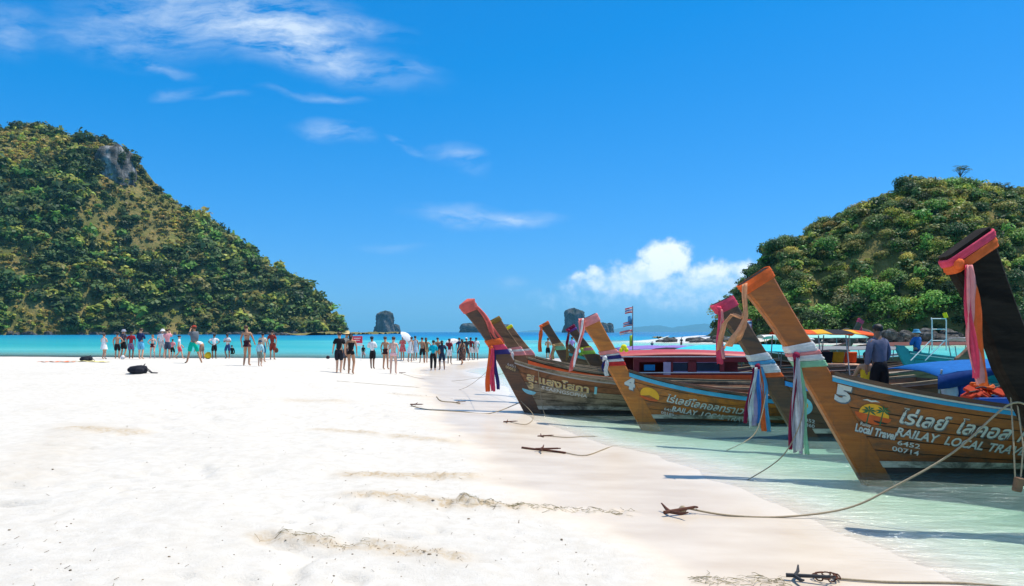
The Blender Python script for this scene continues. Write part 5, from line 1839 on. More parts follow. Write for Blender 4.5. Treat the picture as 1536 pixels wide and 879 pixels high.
def skin_obj(name, verts, edges, radii, mat, parent, fingers=None):
    me = bpy.data.meshes.new(name)
    me.from_pydata([tuple(v) for v in verts], edges, [])
    o = link(name, me, parent)
    md = o.modifiers.new('skin', 'SKIN'); md.use_smooth_shade = True
    md.branch_smoothing = .4
    lay = me.skin_vertices[0].data
    for i, r_ in enumerate(radii):
        lay[i].radius = r_ if hasattr(r_, '__len__') else (r_, r_)
        lay[i].use_root = (i == 0)
    ss = o.modifiers.new('sub', 'SUBSURF'); ss.levels = 1; ss.render_levels = 1
    BAKE.append((o, mat, fingers))
    return o


def person(label, px_, foot, head, face, skin='light', top=None, bottom=None, hair='black', pose='stand', long_hair=False, hat=None, sleeves='short', legs='short',
           dress=None, bikini=None, back=None, phone=False, group='people on the sandbar', loc=None, height=None, seed=None, female=False, lean=0.0, bag=None):
    g = random.Random(seed if seed is not None else int(px_ * 7 + foot))
    if loc is None:
        x, y, z = hit(px_, foot)
        hgt = (foot - head) / F * y
        if pose == 'bend':
            hgt = 1.62
    else:
        x, y, z = loc; hgt = height
    hgt = min(max(hgt, .85 if height is None and (foot - head) < 34 and foot > 545 else 1.5), 1.9) if height is None else height
    e = thing('person', label, 'person', (x, y, z), R(face), group)
    k = hgt / 1.70
    e.scale = (k, k, k)
    V = Vector
    st = g.uniform(.07, .13)
    J = dict(pel=V((0, 0, .94)), wai=V((0, .0, 1.08)), che=V((0, 0, 1.28)), nec=V((0, .015, 1.44)), hb=V((0, .01, 1.515)), hm=V((0, -.012, 1.60)), ht=V((0, -.002, 1.665)))
    for sd, n in ((-1, 'r'), (1, 'l')):
        J['hip' + n] = V((sd * .085, 0, .88)); J['kne' + n] = V((sd * (st + .01), -.015 + g.uniform(-.02, .02), .48)); J['ank' + n] = V((sd * (st + .02), .03 + g.uniform(-.04, .06), .075)); J['toe' + n] = V((sd * (st + .045), J['ank' + n].y - .15, .025))
        J['sho' + n] = V((sd * .155, .01, 1.405)); J['elb' + n] = V((sd * g.uniform(.21, .26), .03, 1.13)); J['wri' + n] = V((sd * g.uniform(.20, .27), -.04 + g.uniform(-.05, .03), .90)); J['han' + n] = J['wri' + n] + V((sd * .005, -.02, -.09))
    sway = g.uniform(-.045, .045)
    if pose not in ('sit', 'bend', 'walk'):
        for n in ('pel', 'hipl', 'hipr'):
            J[n].x += sway
        J['wai'].x += sway * .5
        kn = 'r' if sway > 0 else 'l'
        J['kne' + kn] += V((0, -.05 - g.uniform(0, .06), .0)); J['ank' + kn] += V((sway * 1.2, g.uniform(-.06, .05), 0)); J['toe' + kn] += V((sway * 1.2 + g.uniform(-.04, .04), g.uniform(-.05, .04), 0))
        hx_ = g.uniform(-.035, .035)
        for n in ('hm', 'ht'):
            J[n] += V((hx_, g.uniform(-.03, .0), 0))
    if pose == 'walk':
        J['kner'] += V((0, -.13, .02)); J['ankr'] += V((0, -.24, .0)); J['toer'] += V((0, -.24, .02)); J['kne' + 'l'] += V((0, .03, 0)); J['ankl'] += V((0, .24, .06)); J['toel'] += V((0, .22, .0))
        J['wrir'] += V((0, .12, 0)); J['hanr'] += V((0, .14, 0)); J['wril'] += V((0, -.14, .03)); J['hanl'] += V((0, -.16, .03))
    if pose == 'photo':
        for sd, n in ((-1, 'r'), (1, 'l')):
            J['elb' + n] = V((sd * .20, -.20, 1.27)); J['wri' + n] = V((sd * .07, -.40, 1.52)); J['han' + n] = V((sd * .045, -.43, 1.60))
    if pose == 'wide':
        for sd, n in ((-1, 'r'), (1, 'l')):
            J['kne' + n].x = sd * .20; J['ank' + n].x = sd * .30; J['toe' + n].x = sd * .36
            J['elb' + n] = V((sd * .18, -.22, 1.30)); J['wri' + n] = V((sd * .06, -.40, 1.55)); J['han' + n] = V((sd * .045, -.42, 1.63))
    if pose in ('akimbo', 'hip'):
        for sd, n in ((-1, 'r'), (1, 'l')):
            if pose == 'hip' and n == 'l':
                continue
            J['elb' + n] = V((sd * .36, .07, 1.16)); J['wri' + n] = V((sd * .19, -.02, 1.03)); J['han' + n] = V((sd * .13, -.07, .99))
    if pose == 'fold':
        for sd, n in ((-1, 'r'), (1, 'l')):
            J['elb' + n] = V((sd * .23, -.03, 1.14)); J['wri' + n] = V((sd * .06, -.20, 1.20)); J['han' + n] = V((-sd * .04, -.21, 1.22))
    if pose == 'brolly':
        J['elbl'] = V((.22, -.08, 1.18)); J['wril'] = V((.14, -.22, 1.34)); J['hanl'] = V((.13, -.24, 1.41))
    if pose == 'hold':
        J['elbr'] = V((-.25, -.06, 1.15)); J['wrir'] = V((-.26, -.2, .98)); J['hanr'] = V((-.26, -.26, .93))
    if pose == 'bend':
        rot = Matrix.Rotation(R(70), 4, 'X')
        pv = V((0, .12, .90))
        for n in list(J):
            if n[:3] in ('wai', 'che', 'nec', 'hb', 'hm', 'ht', 'sho'):
                J[n] = pv + (Matrix.Rotation(R(62 if n != 'wai' else 35), 4, 'X') @ (J[n] - V((0, 0, .94))))
        for sd, n in ((-1, 'r'), (1, 'l')):
            J['elb' + n] = J['sho' + n] + V((sd * .05, -.05, -.26)); J['wri' + n] = J['elb' + n] + V((0, -.08, -.24)); J['han' + n] = J['wri' + n] + V((0, -.03, -.08))
    if lean:
        for n in list(J):
            if n[:3] in ('wai', 'che', 'nec', 'sho', 'elb', 'wri', 'han') or n in ('hb', 'hm', 'ht'):
                J[n] = J[n] + V((0, -lean * (J[n].z - .9), 0))
    if pose == 'sit':
        for n in list(J):
            J[n] = J[n] - V((0, 0, .78))
        for sd, n in ((-1, 'r'), (1, 'l')):
            J['kne' + n] = V((sd * .16, -.42, .38)); J['ank' + n] = V((sd * .14, -.55, .06)); J['toe' + n] = V((sd * .15, -.70, .03))
            J['wri' + n] = V((sd * .15, -.35, .42)); J['han' + n] = V((sd * .12, -.43, .40)); J['elb' + n] = V((sd * .26, -.05, .36))
    slim = .90 if female else 1.0
    names = ['pel', 'wai', 'che', 'nec', 'hb', 'hm', 'ht']
    rad = {'pel': (.150 if female else .145, .105), 'wai': (.125 * slim, .092), 'che': (.155 * slim, .108), 'nec': (.062, .06), 'hb': (.062, .068), 'hm': (.076, .098), 'ht': (.058, .075)}
    E = [('pel', 'wai'), ('wai', 'che'), ('che', 'nec'), ('nec', 'hb'), ('hb', 'hm'), ('hm', 'ht')]
    for n in 'rl':
        names += [q + n for q in ('hip', 'kne', 'ank', 'toe', 'sho', 'elb', 'wri', 'han')]
        rad.update({'hip' + n: .098, 'kne' + n: .058, 'ank' + n: .038, 'toe' + n: .030, 'sho' + n: .062 * slim, 'elb' + n: .042 * slim, 'wri' + n: .028, 'han' + n: (.040, .020)})
        E += [('pel', 'hip' + n), ('hip' + n, 'kne' + n), ('kne' + n, 'ank' + n), ('ank' + n, 'toe' + n), ('che', 'sho' + n), ('sho' + n, 'elb' + n), ('elb' + n, 'wri' + n), ('wri' + n, 'han' + n)]
    idx = {n: i for i, n in enumerate(names)}
    # fingers, nose, ears ride along in the body mesh
    fg = MB()
    for sd, n in ((-1, 'r'), (1, 'l')):
        h_, w_ = J['han' + n], J['wri' + n]
        d_ = (h_ - w_).normalized(); s_ = d_.cross(V((1, 0, 0)))
        s_ = s_.normalized() if s_.length > .1 else V((0, 1, 0))
        cr = d_.cross(s_).normalized()
        for q, ln in ((-.026, .062), (-.009, .075), (.009, .070), (.026, .054)):
            a_ = h_ + s_ * q
            fg.tube([a_ - d_ * .01, a_ + d_ * ln * .55 + cr * .004, a_ + d_ * ln * .95 + cr * .016], [.0095, .0085, .0065], 5)
        a_ = h_ - d_ * .05 - s_ * .03
        fg.tube([a_, a_ + d_ * .03 - s_ * .022, a_ + d_ * .06 - s_ * .026], [.011, .0095, .007], 5)
        fg.ell(J['hm'] + V((sd * .079, .012, -.005)), (.012, .02, .03), 6, 5)
    fg.ell(J['hm'] + V((0, -.10, -.012)), (.014, .020, .022), 6, 5)
    skin_obj('body', [J[n] for n in names], [(idx[a_], idx[c_]) for a_, c_ in E], [rad[n] for n in names], SKIN[skin], e, fg)
    fc = MB()
    for sd in (-1, 1):
        fc.ell(J['hm'] + V((sd * .032, -.091, .012)), (.011, .008, .007), 6, 4)
    fc.build('eyes', P_blackp, e)
    MB().ell(J['hm'] + V((0, -.089, -.052)), (.024, .008, .007), 6, 4).build('mouth', paint('lip', (.35, .10, .08)), e)

    def garment(nm, nodes, edges, grow, mat, over=None):
        """nodes: list of (name, point, radius)"""
        ii = {n: i for i, (n, _, _) in enumerate(nodes)}
        skin_obj(nm, [p for _, p, _ in nodes], [(ii[a_], ii[c_]) for a_, c_ in edges], [tuple(q + grow for q in (r_ if hasattr(r_, '__len__') else (r_, r_))) for _, _, r_ in nodes], mat, e)

    if top is not None:
        mat = top if not isinstance(top, tuple) else fab(top)
        hem = J['pel'] + (J['pel'] - J['wai']) * .45
        nd = [('che', J['che'], rad['che']), ('wai', J['wai'], rad['wai']), ('hem', hem, (rad['pel'][0] + .005, rad['pel'][1] + .005)), ('nec', J['che'].lerp(J['nec'], .98), (.085, .07))]
        ed = [('che', 'wai'), ('wai', 'hem'), ('che', 'nec')]
        for n in 'rl':
            nd.append(('sho' + n, J['sho' + n], rad['sho' + n])); ed.append(('che', 'sho' + n))
            if sleeves == 'none':
                nd[-1] = ('sho' + n, J['che'].lerp(J['sho' + n], .8), .05)
                continue
            if sleeves == 'short':
                nd.append(('slv' + n, J['sho' + n].lerp(J['elb' + n], .78), .060)); ed.append(('sho' + n, 'slv' + n))
            else:
                nd.append(('elb' + n, J['elb' + n], .046)); nd.append(('wri' + n, J['elb' + n].lerp(J['wri' + n], .9), .036)); ed += [('sho' + n, 'elb' + n), ('elb' + n, 'wri' + n)]
        garment('shirt', nd, ed, .020, mat)
    if bottom is not None:
        mat = bottom if not isinstance(bottom, tuple) else fab(bottom)
        nd = [('pel', J['pel'], rad['pel']), ('wai', J['pel'].lerp(J['wai'], .75), (.128, .095))]; ed = [('pel', 'wai')]
        for n in 'rl':
            nd += [('hip' + n, J['hip' + n], .098)]; ed += [('pel', 'hip' + n)]
            if legs == 'short':
                nd += [('hm' + n, J['hip' + n].lerp(J['kne' + n], .95), .085)]; ed += [('hip' + n, 'hm' + n)]
            elif legs == 'brief':
                nd += [('hm' + n, J['hip' + n].lerp(J['kne' + n], .22), .09)]; ed += [('hip' + n, 'hm' + n)]
            else:
                nd += [('kn' + n, J['kne' + n], .066), ('an' + n, J['kne' + n].lerp(J['ank' + n], .92), .052)]; ed += [('hip' + n, 'kn' + n), ('kn' + n, 'an' + n)]
        garment('trousers' if legs == 'long' else 'shorts', nd, ed, .016, mat)
    if bikini is not None:
        mat = fab(bikini)
        nd = [('pel', J['pel'] - V((0, 0, .0)), rad['pel']), ('wai', J['pel'].lerp(J['wai'], .08), (.14, .10)), ('cr', J['pel'] - V((0, 0, .12)), (.05, .085))]
        garment('bikini_bottom', nd, [('pel', 'wai'), ('pel', 'cr')], .008, mat)
        nd = [('a', J['che'] - V((0, 0, .06)), (rad['che'][0], rad['che'][1] + .01)), ('b', J['che'] + V((0, 0, .06)), (rad['che'][0] - .004, rad['che'][1]))]
        garment('bikini_top', nd, [('a', 'b')], .006, mat)
    if dress is not None:
        col, bot = dress
        mat = col if not isinstance(col, tuple) else fab(col)
        b = MB(); n = 18; vs = []; lv = [(1.40, .125, .09), (1.30, .165, .12), (1.10, .14, .11), (.95, .18, .15), (.75, .21, .18), (bot, .24, .205)]
        for li, (zz_, ra, rb_) in enumerate(lv):
            for i in range(n):
                a_ = 2 * math.pi * i / n
                wv = 1 + (.06 * math.sin(a_ * 6 + li) if li > 3 else 0)
                yy_ = -lean * (zz_ - .9) if zz_ > .9 else 0
                vs.append((ra * math.cos(a_) * wv, rb_ * math.sin(a_) * wv + yy_, zz_))
        b.add(vs, [[i * n + j, i * n + (j + 1) % n, (i + 1) * n + (j + 1) % n, (i + 1) * n + j] for i in range(len(lv) - 1) for j in range(n)])
        b.build('dress', mat, e, True)
    hm = J['hm']; up = (J['ht'] - J['hb']).normalized()
    if hair:
        b = MB()
        b.ell(hm + V((0, .018, .035)), (.092, .106, .088), 12, 8, fn=lambda q: q * (1 + .05 * math.sin(7 * q.x + 5 * q.z)))
        if long_hair:
            b.tube([hm + V((0, .06, .02)), hm + V((0, .085, -.10)), hm + V((0, .08, -.26 if long_hair is True else -.18))], [.075, .07, .03], 9)
        elif female:
            b.ell(hm + V((0, .10, .05)), (.045, .045, .045), 8, 6)
        b.build('hair', HAIR[hair], e, True)
    if hat:
        kind, col = hat
        b = MB(); n = 18
        prof = {'cap': [(.098, .0), (.098, .03), (.085, .075), (.03, .10), (0.001, .102)], 'bucket': [(.15, -.03), (.105, .02), (.098, .06), (.085, .10), (.001, .105)], 'straw': [(.21, -.01), (.12, .015), (.10, .03), (.09, .10), (.05, .125), (.001, .125)]}[kind]
        vs = [(rr * math.cos(2 * math.pi * i / n), rr * 1.1 * math.sin(2 * math.pi * i / n), zz_) for rr, zz_ in prof for i in range(n)]
        b.add([V(p) + hm + V((0, .008, .035)) for p in vs], [[i * n + j, i * n + (j + 1) % n, (i + 1) * n + (j + 1) % n, (i + 1) * n + j] for i in range(len(prof) - 1) for j in range(n)])
        if kind == 'cap':
            b.box(hm + V((0, -.13, .04)), (.14, .11, .012))
        b.build('hat', fab(col), e, True)
    if back:
        o = MB().ell((0, .0, 0), (.16, .10, .23), 12, 8, fn=lambda q: V((math.copysign(abs(q.x) ** .7, q.x), math.copysign(abs(q.y) ** .8, q.y), math.copysign(abs(q.z) ** .7, q.z)))).build('backpack', fab(back), e, True)
        o.location = J['che'] + V((0, .20, -.05))
        for sd in (-1, 1):
            MB().tube([J['che'] + V((sd * .10, .14, .12)), J['che'] + V((sd * .11, -.02, .165)), J['che'] + V((sd * .12, -.13, .05)), J['che'] + V((sd * .13, .0, -.18))], .014, 5).build('strap', fab(tuple(c * .6 for c in back)), e)
    if phone:
        c_ = (J['hanr'] + J['hanl']) / 2 + V((0, -.03, .07))
        MB().box(c_, (.16, .010, .08)).build('phone', P_blackp, e, bevel=.003)
    if bag:
        h_ = J['hanr']
        b = MB(); b.ell((0, 0, 0), (.13, .07, .15), 10, 7)
        o = b.build('handbag', fab(bag), e, True); o.location = h_ + V((-.02, 0, -.26))
        MB().tube([h_ + V((-.09, 0, -.16)), h_ + V((-.04, 0, -.04)), h_ + V((.04, 0, -.16))], .008, 5).build('handbag_strap', fab(bag), e)
    return e


def umbrella(label, px_, py_, d_, tilt, r_=.55):
    x, y, z = at(px_, d_, CZ + (HY - py_) / F * d_)
    e = thing('umbrella', label, 'umbrella', (x, y, z))
    e.rotation_euler = tilt
    b = MB(); n = 16; vs = []
    for k in range(6):
        a_ = k / 5 * 1.15
        for i in range(n):
            t_ = 2 * math.pi * i / n
            sc_ = 1 - .05 * (i % 2) * (k / 5)
            vs.append((r_ * math.sin(a_) / math.sin(1.15) * math.cos(t_) * sc_ + 1e-4 * math.cos(t_), r_ * math.sin(a_) / math.sin(1.15) * math.sin(t_) * sc_ + 1e-4 * math.sin(t_), r_ * .9 * (math.cos(a_) - 1)))
    b.add(vs, [[k * n + i, k * n + (i + 1) % n, (k + 1) * n + (i + 1) % n, (k + 1) * n + i] for k in range(5) for i in range(n)])
    b.build('canopy', cloth('white umbrella', (.75, .77, .8)), e, True)
    MB().tube([(0, 0, .06), (0, 0, -.85)], .008, 6).build('shaft', P_steel, e)
    for i in range(8):
        t_ = 2 * math.pi * i / 8
        MB().tube([(0, 0, -.05), (r_ * .55 * math.cos(t_), r_ * .55 * math.sin(t_), -.14), (r_ * .97 * math.cos(t_), r_ * .97 * math.sin(t_), -.9 * r_ * .58)], .004, 4).build('rib', P_steel, e)
    MB().tube([(0, 0, -.85), (0, 0, -.95)], .014, 6).build('handle', P_blackp, e)


blk, wht, nvy = (.018, .018, .02), (.72, .72, .72), (.02, .035, .10)
person('person in a long white cover-up with bare legs at the water edge', 156, 538, 500, 170, 'light', None, None, 'brown', 'fold', dress=(wht, .66), female=True)
person('shirtless person in black shorts beside the red shirt', 176, 538, 499, 195, 'tan', None, blk, 'black', 'hip')
person('person in dark patterned shirt and grey bucket hat', 185, 537, 495, 160, 'tan', patterned('dark patterned cotton', (.03, .03, .05), (.22, .2, .25)), blk, 'black', 'fold', hat=('bucket', (.30, .32, .38)))
person('person in a red t-shirt and patterned shorts', 197, 538, 497, 200, 'brown', (.30, .02, .03), patterned('blue red patterned shorts', (.12, .13, .25), (.35, .12, .14)), 'black', 'stand')
person('person in a navy long sleeved top and light blue shorts', 211, 539, 491, 170, 'light', nvy, (.12, .40, .62), 'brown', 'fold', sleeves='long')
person('small person in a dark bikini shading the eyes', 229, 538, 508, 10, 'pale', None, None, 'fair', 'hip', bikini=(.10, .02, .03), female=True, long_hair=True)
person('person in a pink shirt taking a photo', 251, 538, 486, 195, 'light', (.70, .30, .33), (.05, .07, .11), 'brown', 'photo', phone=True)
person('person in white with a white hat behind the pink shirt', 243, 537, 492, 180, 'light', wht, (.5, .5, .5), 'brown', 'stand', hat=('bucket', wht))
person('child in a pink top and black shorts by the pink shirt', 259, 537, 511, 180, 'tan', (.65, .25, .28), blk, 'black', 'stand', height=1.25)
person('person in a white top and coral shorts walking', 269, 538, 503, 110, 'light', wht, (.62, .08, .10), 'black', 'walk', female=True)
person('tall person in grey shirt and green shorts raising a phone with red cap', 291, 545, 476, 215, 'tan', (.12, .13, .14), (.0, .42, .30), 'brown', 'wide', hat=('cap', (.38, .05, .03)), back=(.13, .15, .17), phone=True)
person('person in a white top bending over a yellow bag', 303, 538, 511, 250, 'tan', wht, (.25, .18, .14), 'black', 'bend')
person('person in a white t-shirt and black shorts standing alone', 321, 538, 501, 20, 'brown', wht, blk, 'black', 'akimbo')
person('person in a white shirt and navy shorts with a shoulder strap', 341, 538, 501, 0, 'brown', (.62, .60, .60), (.03, .07, .18), 'black', 'fold')
person('wader in black standing in the turquoise shallows', 348, 531, 500, 180, 'tan', blk, blk, 'black', 'stand', sleeves='long', legs='long', height=1.55)
person('person in a thong bikini seen from behind holding a child by the hand', 370, 549, 489, 180, 'tan', None, None, 'brown', 'hold', bikini=(.05, .02, .03), female=True)
person('small child in a pale blue top and dark hat', 390, 550, 518, 170, 'light', (.35, .62, .68), (.20, .24, .20), 'black', 'stand', hat=('bucket', (.03, .05, .08)), sleeves='long', height=.98)
person('person in a beige patterned shirt and blue shorts', 394, 543, 500, 185, 'tan', patterned('beige floral shirt', (.50, .40, .30), (.68, .60, .50)), (.06, .14, .25), 'black', 'stand')
person('person in a red and black floral shirt carrying a bag', 408, 540, 496, 180, 'tan', patterned('red black floral shirt', (.25, .04, .03), (.04, .03, .03), 18), patterned('red black floral shorts', (.25, .04, .03), (.04, .03, .03), 18), 'black', 'stand', bag=(.12, .05, .035))
person('person in black t-shirt and black skirt length shorts on white sand', 509, 559, 503, 190, 'light', blk, (.02, .022, .03), 'brown', 'stand')
person('person in a black one piece swimsuit seen from behind', 527, 560, 501, 180, 'tan', blk, blk, 'black', 'stand', sleeves='none', legs='brief', female=True, long_hair='short')
person('person in a straw hat mostly hidden behind the black swimsuit', 520, 555, 498, 170, 'tan', (.55, .48, .38), (.08, .08, .1), 'black', 'stand', hat=('straw', (.58, .42, .20)), sleeves='long')
person('wader low in the water under the red sign', 545, 536, 515, 150, 'brown', blk, (.5, .3, .3), 'black', 'hip', height=1.2)
person('person in a white shirt and black shorts with a dark cap', 558, 552, 504, 178, 'brown', wht, blk, 'black', 'fold', hat=('cap', (.04, .05, .08)), sleeves='long')
person('tanned person in a dark brown bikini beside the pale pink shorts', 578, 553, 504, 165, 'tan', None, None, 'brown', 'hip', bikini=(.05, .02, .02), female=True)
person('pale person in pink shorts seen from behind', 590, 561, 507, 180, 'pale', (.66, .42, .36), (.80, .48, .50), 'brown', 'stand', legs='brief', sleeves='none', female=True)
person('person in a red floral dress and white hat', 604, 541, 504, 200, 'tan', None, None, 'black', 'fold', dress=(patterned('red floral dress', (.60, .09, .09), (.75, .35, .33), 16), .62), female=True, hat=('bucket', wht))
person('person in a white dress leaning under a white umbrella', 615, 543, 509, 150, 'tan', None, None, 'black', 'brolly', dress=(wht, .60), female=True, lean=.25)
person('person in a light blue dress beyond the leaning white dress', 623, 541, 511, 180, 'tan', None, None, 'black', 'stand', dress=((.35, .5, .62), .55), female=True)
person('dark haired person with black shorts and bare back in a trio', 633, 545, 507, 175, 'tan', (.30, .18, .12), blk, 'black', 'stand', sleeves='none', female=True)
person('person in an olive dress standing close to the black shorts', 639, 545, 509, 190, 'tan', None, None, 'brown', 'hip', dress=((.16, .13, .08), .75), female=True, long_hair=True)
person('person in a turquoise rash top and black leggings', 650, 556, 512, 185, 'tan', (.0, .38, .52), blk, 'black', 'fold', sleeves='long', legs='long', female=True)
person('tanned person in a brown swimsuit behind the turquoise top', 657, 543, 508, 170, 'tan', (.20, .12, .08), (.20, .12, .08), 'black', 'stand', sleeves='none', legs='brief', female=True)
person('person in a navy swim dress standing on wet sand', 663, 555, 512, 195, 'brown', (.02, .035, .07), (.02, .035, .07), 'black', 'stand', sleeves='short', female=True, long_hair=True)
person('person in a maroon top and white shorts under a white umbrella', 674, 546, 510, 160, 'brown', (.18, .02, .03), wht, 'black', 'brolly', female=True)
person('person in a long dark floral dress walking on wet sand', 693, 547, 509, 220, 'tan', None, None, 'black', 'walk', dress=(patterned('dark floral dress', (.04, .03, .03), (.30, .14, .10), 20), .28), female=True, long_hair=True)
person('person in dark navy clothes behind the floral dress', 689, 541, 510, 175, 'tan', nvy, nvy, 'black', 'stand')
person('person in a maroon shirt and white shorts near the weathered prow', 706, 540, 508, 180, 'brown', (.16, .02, .025), wht, 'black', 'stand')
person('person in a white top beside the maroon shirt near the prow', 714, 540, 511, 190, 'brown', (.62, .62, .64), (.62, .60, .60), 'black', 'stand')
person('person in a white cap partly behind the dark floral dress', 700, 541, 509, 180, 'tan', (.05, .05, .06), (.05, .05, .06), 'black', 'stand', hat=('cap', wht))
person('shirtless person in black shorts seen between two dark prows', 822, 536, 511, 180, 'tan', None, blk, 'black', 'fold', height=1.72)
person('person in an orange yellow top behind the cabin boat prow', 753, 540, 517, 150, 'tan', (.75, .38, .05), (.2, .1, .05), 'black', 'stand', height=1.5)
person('wader in a purple top near the cyan canopy prow', 858, 537, 514, 200, 'tan', (.33, .25, .55), (.1, .1, .2), 'black', 'stand', height=1.65)
person('far person in dark clothes standing on the islet sand spit', 1022, 517, 501, 180, 'tan', blk, (.25, .05, .05), 'black', 'stand', height=1.7)
person('far person standing under a tilted surfboard on the islet spit', 978, 519, 502, 160, 'tan', (.10, .14, .2), blk, 'black', 'photo', height=1.7)
person('wader with only head and shoulders showing beyond the awnings', 913, 531, 513, 180, 'tan', blk, blk, 'black', 'stand', height=1.6)
person('far person in white on the beach below the islet boulders', 1217, 517, 502, 200, 'tan', wht, (.5, .5, .5), 'black', 'stand', height=1.7)
wb = bK2.to_world((1.3, .3, .75))
person('person in a blue top and blue hat aboard the teal boat', 0, 0, 0, 200, 'tan', (.03, .12, .36), (.03, .05, .12), 'black', 'fold', hat=('bucket', (.08, .30, .48)), sleeves='long', loc=(at(1386, 26.5)[0], 27.0, .42), height=1.65, seed=5)
person('boatman in a slate blue long sleeved shirt standing in the dark brown boat', 0, 0, 0, 190, 'brown', (.10, .11, .17), (.012, .012, .015), 'black', 'hold', sleeves='long', legs='long', loc=(at(1312, 14.6)[0], 14.4, .40), height=1.74, seed=8, lean=.12)
person('person in a yellow vest sitting behind the boatman', 0, 0, 0, 170, 'tan', (.75, .45, .03), blk, 'black', 'sit', sleeves='none', loc=(at(1294, 15.4)[0], 15.2, .72), height=1.6, seed=9)
umbrella('white umbrella tilted over the leaning white dress', 614, 503, 45, (R(10), R(50), 0), .50)
umbrella('white umbrella held over the maroon top and white shorts', 675, 509, 46, (R(-12), R(-22), 0), .48)

# bake the bodies and clothes to plain meshes
bpy.context.view_layer.update()
dg = bpy.context.evaluated_depsgraph_get()
baked = [(o, bpy.data.meshes.new_from_object(o.evaluated_get(dg)), mat, fg) for o, mat, fg in BAKE]
for o, me, mat, fg in baked:
    o.modifiers.clear()
    if fg is not None:
        vs = [tuple(v.co) for v in me.vertices]; fs = [tuple(p.vertices) for p in me.polygons]
        k = len(vs)
        vs += fg.v; fs += [tuple(i + k for i in f) for f in fg.f]
        me = bpy.data.meshes.new(o.name); me.from_pydata(vs, [], fs)
        me.polygons.foreach_set('use_smooth', [True] * len(me.polygons))
    me.materials.clear(); me.materials.append(mat)
    o.data = me

# ------------------------------------------------------------------ small things on the beach
def backpack(label, px_, py_, rz, s_):
    x, y, z = hit(px_, py_)
    e = thing('backpack', label, 'backpack', (x, y, z), rz)
    e.scale = (s_, s_, s_)
    m = fab((.022, .024, .03))
    MB().ell((0, 0, .12), (.30, .19, .14), 16, 10, fn=lambda q: Vector((math.copysign(abs(q.x) ** .75, q.x), math.copysign(abs(q.y) ** .75, q.y), math.copysign(abs(q.z) ** .7, q.z) * (1 + .25 * q.x))) * (1 + .05 * math.sin(8 * q.x + 5 * q.y))).build('pack_body', m, e, True)
    MB().ell((.10, -.15, .11), (.15, .06, .09), 12, 8, fn=lambda q: Vector((math.copysign(abs(q.x) ** .7, q.x), q.y, math.copysign(abs(q.z) ** .7, q.z)))).build('front_pocket', fab((.03, .032, .04)), e, True)
    for sd in (-1, 1):
        MB().tube([(.22, sd * .08, .2), (.34, sd * .09, .10), (.45, sd * .06 - .03, .02), (.62, sd * .02 - .02, .012)], .016, 5).build('strap', m, e)
    MB().tube([(.20, -.04, .26), (.24, 0, .31), (.20, .04, .26)], .012, 5).build('grab_loop', m, e)


backpack('black backpack lying alone on the white sand', 206, 560, R(10), 1.0)
backpack('black backpack on a yellow mat at the water edge', 129, 542, R(-8), 1.15)


def mat_sheet(name, label, cat, px_, py_, sx, sy, col, rz):
    x, y, z = hit(px_, py_)
    b = MB(); n = 12; vs = []
    for j in range(n + 1):
        for i in range(n + 1):
            u, v_ = i / n - .5, j / n - .5
            xx = x + u * sx * math.cos(rz) - v_ * sy * math.sin(rz); yy_ = y + u * sx * math.sin(rz) + v_ * sy * math.cos(rz)
            vs.append((xx, yy_, float(ground_h(np.array(xx), np.array(yy_))) + .02 + .02 * (math.sin(u * 19 + v_ * 7) + 1)))
    k = len(vs); vs += [(a_, c_, d_ - .012) for a_, c_, d_ in vs]
    q = n + 1
    fs = [(j * q + i, j * q + i + 1, (j + 1) * q + i + 1, (j + 1) * q + i) for j in range(n) for i in range(n)]
    fs += [tuple(k + z_ for z_ in reversed(f)) for f in fs]
    for i in range(n):
        for a_, c_ in ((i, i + 1), (n * q + i, n * q + i + 1), (i * q, (i + 1) * q), (i * q + n, (i + 1) * q + n)):
            fs.append((a_, c_, k + c_, k + a_))
    tag(b.add(vs, fs).build(name, fab(col), None, True), label, cat)


mat_sheet('towel', 'orange towel spread on the white sand', 'towel', 85, 544, 1.5, .8, (.72, .18, .07), .1)
mat_sheet('beach_mat', 'yellow mat under the black backpack at the water edge', 'mat', 136, 543, 1.6, .9, (.70, .60, .25), -.1)
sack('beach_bag', 'yellow and black bag beside the bending person', 'bag', hit(312, 538), fab((.70, .50, .03)), (.22, .18, .24), 11)
sack('beach_bag', 'dark bag set down at the far sand edge', 'bag', hit(492, 538), fab((.03, .02, .03)), (.13, .12, .11), 12)
sack('beach_bag', 'small dark bundle standing on sand by the patterned shirt', 'bag', hit(184, 539), fab((.6, .6, .6)), (.12, .12, .14), 14)
# red notice on a post
x, y, z = hit(536, 541)
e = thing('notice_sign', 'red and white notice board on a post in the shallows', 'sign', (x, y, z))
e.scale = (.5, .5, 1.0)
MB().tube([(-.45, 0, 0), (-.45, 0, 1.5)], .03, 6).build('post', P_white, e)
MB().tube([(.45, 0, 0), (.45, 0, 1.5)], .03, 6).build('post', P_white, e)
MB().box((0, -.03, 1.28), (1.25, .03, .42)).build('panel', paint('red notice', (.62, .03, .07), .5), e, bevel=.006)
MB().box((0, -.03, .98), (1.25, .03, .14)).build('panel', P_white, e, bevel=.006)
for zz_, ww in ((1.36, .8), (1.24, .6)):
    MB().box((0, -.05, zz_), (ww, .006, .04)).build('lettering_line', P_white, e)
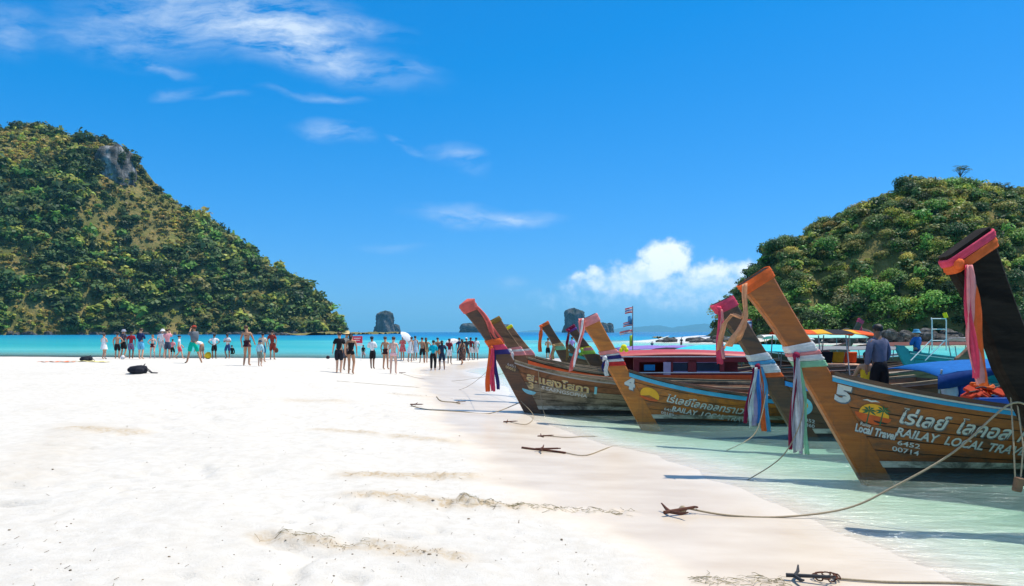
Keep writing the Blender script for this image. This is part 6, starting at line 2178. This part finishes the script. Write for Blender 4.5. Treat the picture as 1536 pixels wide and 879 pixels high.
# surfboard held overhead and rocks on the spit
o = MB().ell((0, 0, 0), (1.9, .28, .05), 18, 8).build('paddle_board', P_white, None, True, at(985, 108, 3.1)); o.rotation_euler = (0, R(-17), R(8))
o.location = (at(985, 1)[0] * hit(978, 519)[1], hit(978, 519)[1] - .4, hit(978, 519)[2] + 1.95)
tag(o, 'white paddle board held tilted overhead on the islet spit', 'board')
g = np.random.default_rng(91)
for i in range(14):
    pxr = g.uniform(1030, 1110) if i > 2 else (990, 1000, 1006)[i]
    x, y, z = hit(pxr, g.uniform(509, 514) if i > 2 else 513)
    o = link('boulder', rock_meshes[i % 6], None, (x, y, z - .1)); s_ = g.uniform(.5, 1.2)
    o.scale = (s_ * 1.5, s_, s_ * .8); o.rotation_euler = (0, 0, g.uniform(0, 6)); tag(o, 'dark low boulder on the islet sand spit', 'boulder', 'boulders on the sand spit')
# loose bits: broken coral, twigs and weed over the sand
b = MB(); g = random.Random(5)
for i in range(620):
    if i < 300:
        h_ = HEAPS[g.randrange(0, 6)]; k = g.random()
        x = h_[0] + (h_[2] - h_[0]) * k + g.gauss(0, h_[4] * .7); y = h_[1] + (h_[3] - h_[1]) * k + g.gauss(0, h_[4] * .6)
    else:
        px_, py_ = g.uniform(0, 1000), 590 + 289 * g.random() ** .8
        if px_ > 640 + (py_ - 590) * 1.2:
            continue
        d_ = (CZ - .35) * F / (py_ - HY); x = (px_ - CX) / F * d_; y = d_
    z = float(ground_h(np.array(x), np.array(y)))
    s_ = g.uniform(.0025, .008) * (2.0 if g.random() < .06 else 1)
    if g.random() < .4:
        a_ = g.uniform(0, 3.14); c_ = Vector((math.cos(a_), math.sin(a_), .2)) * s_ * 2.5
        b.tube([Vector((x, y, z + .005)) - c_, Vector((x, y, z + .012)) + c_], s_ * .3, 4)
    else:
        b.ell((x, y, z + s_ * .3), (s_ * g.uniform(.7, 1.5), s_, s_ * .6), 5, 4)
o = b.build('beach_litter', paint('weathered coral and twigs', (.24, .19, .13), .9, .6, 3, .4, .1)); o['kind'] = 'stuff'; o['label'] = 'scattered coral bits, twigs and dry weed on the sand'; o['category'] = 'litter'
# line of dry weed running to the near anchor
b = MB()
for (pa, pb_, nn) in (((690, 754), (940, 772), 110), ((1040, 872), (1180, 874), 60), ((400, 800), (560, 815), 24)):
    A_, B_ = on_sand(*pa), on_sand(*pb_)
    for i in range(nn):
        k = g.random(); p = A_.lerp(B_, k) + Vector((g.gauss(0, .05), g.gauss(0, .06), 0))
        p.z = float(ground_h(np.array(p.x), np.array(p.y))) + .006
        pts = [p]
        a_ = g.uniform(-.6, .6) + (3.14 if g.random() < .5 else 0)
        for j in range(3):
            a_ += g.uniform(-.8, .8); q = pts[-1] + Vector((math.cos(a_), math.sin(a_), 0)) * g.uniform(.02, .05)
            q.z = float(ground_h(np.array(q.x), np.array(q.y))) + g.uniform(.004, .02); pts.append(q)
        b.tube(pts, g.uniform(.001, .0024), 4)
o = b.build('dry_weed', paint('dry olive weed', (.20, .17, .08), .9, .5, 3, .4, .1)); o['kind'] = 'stuff'; o['label'] = 'broken line of dry olive weed along the sand'; o['category'] = 'weed'
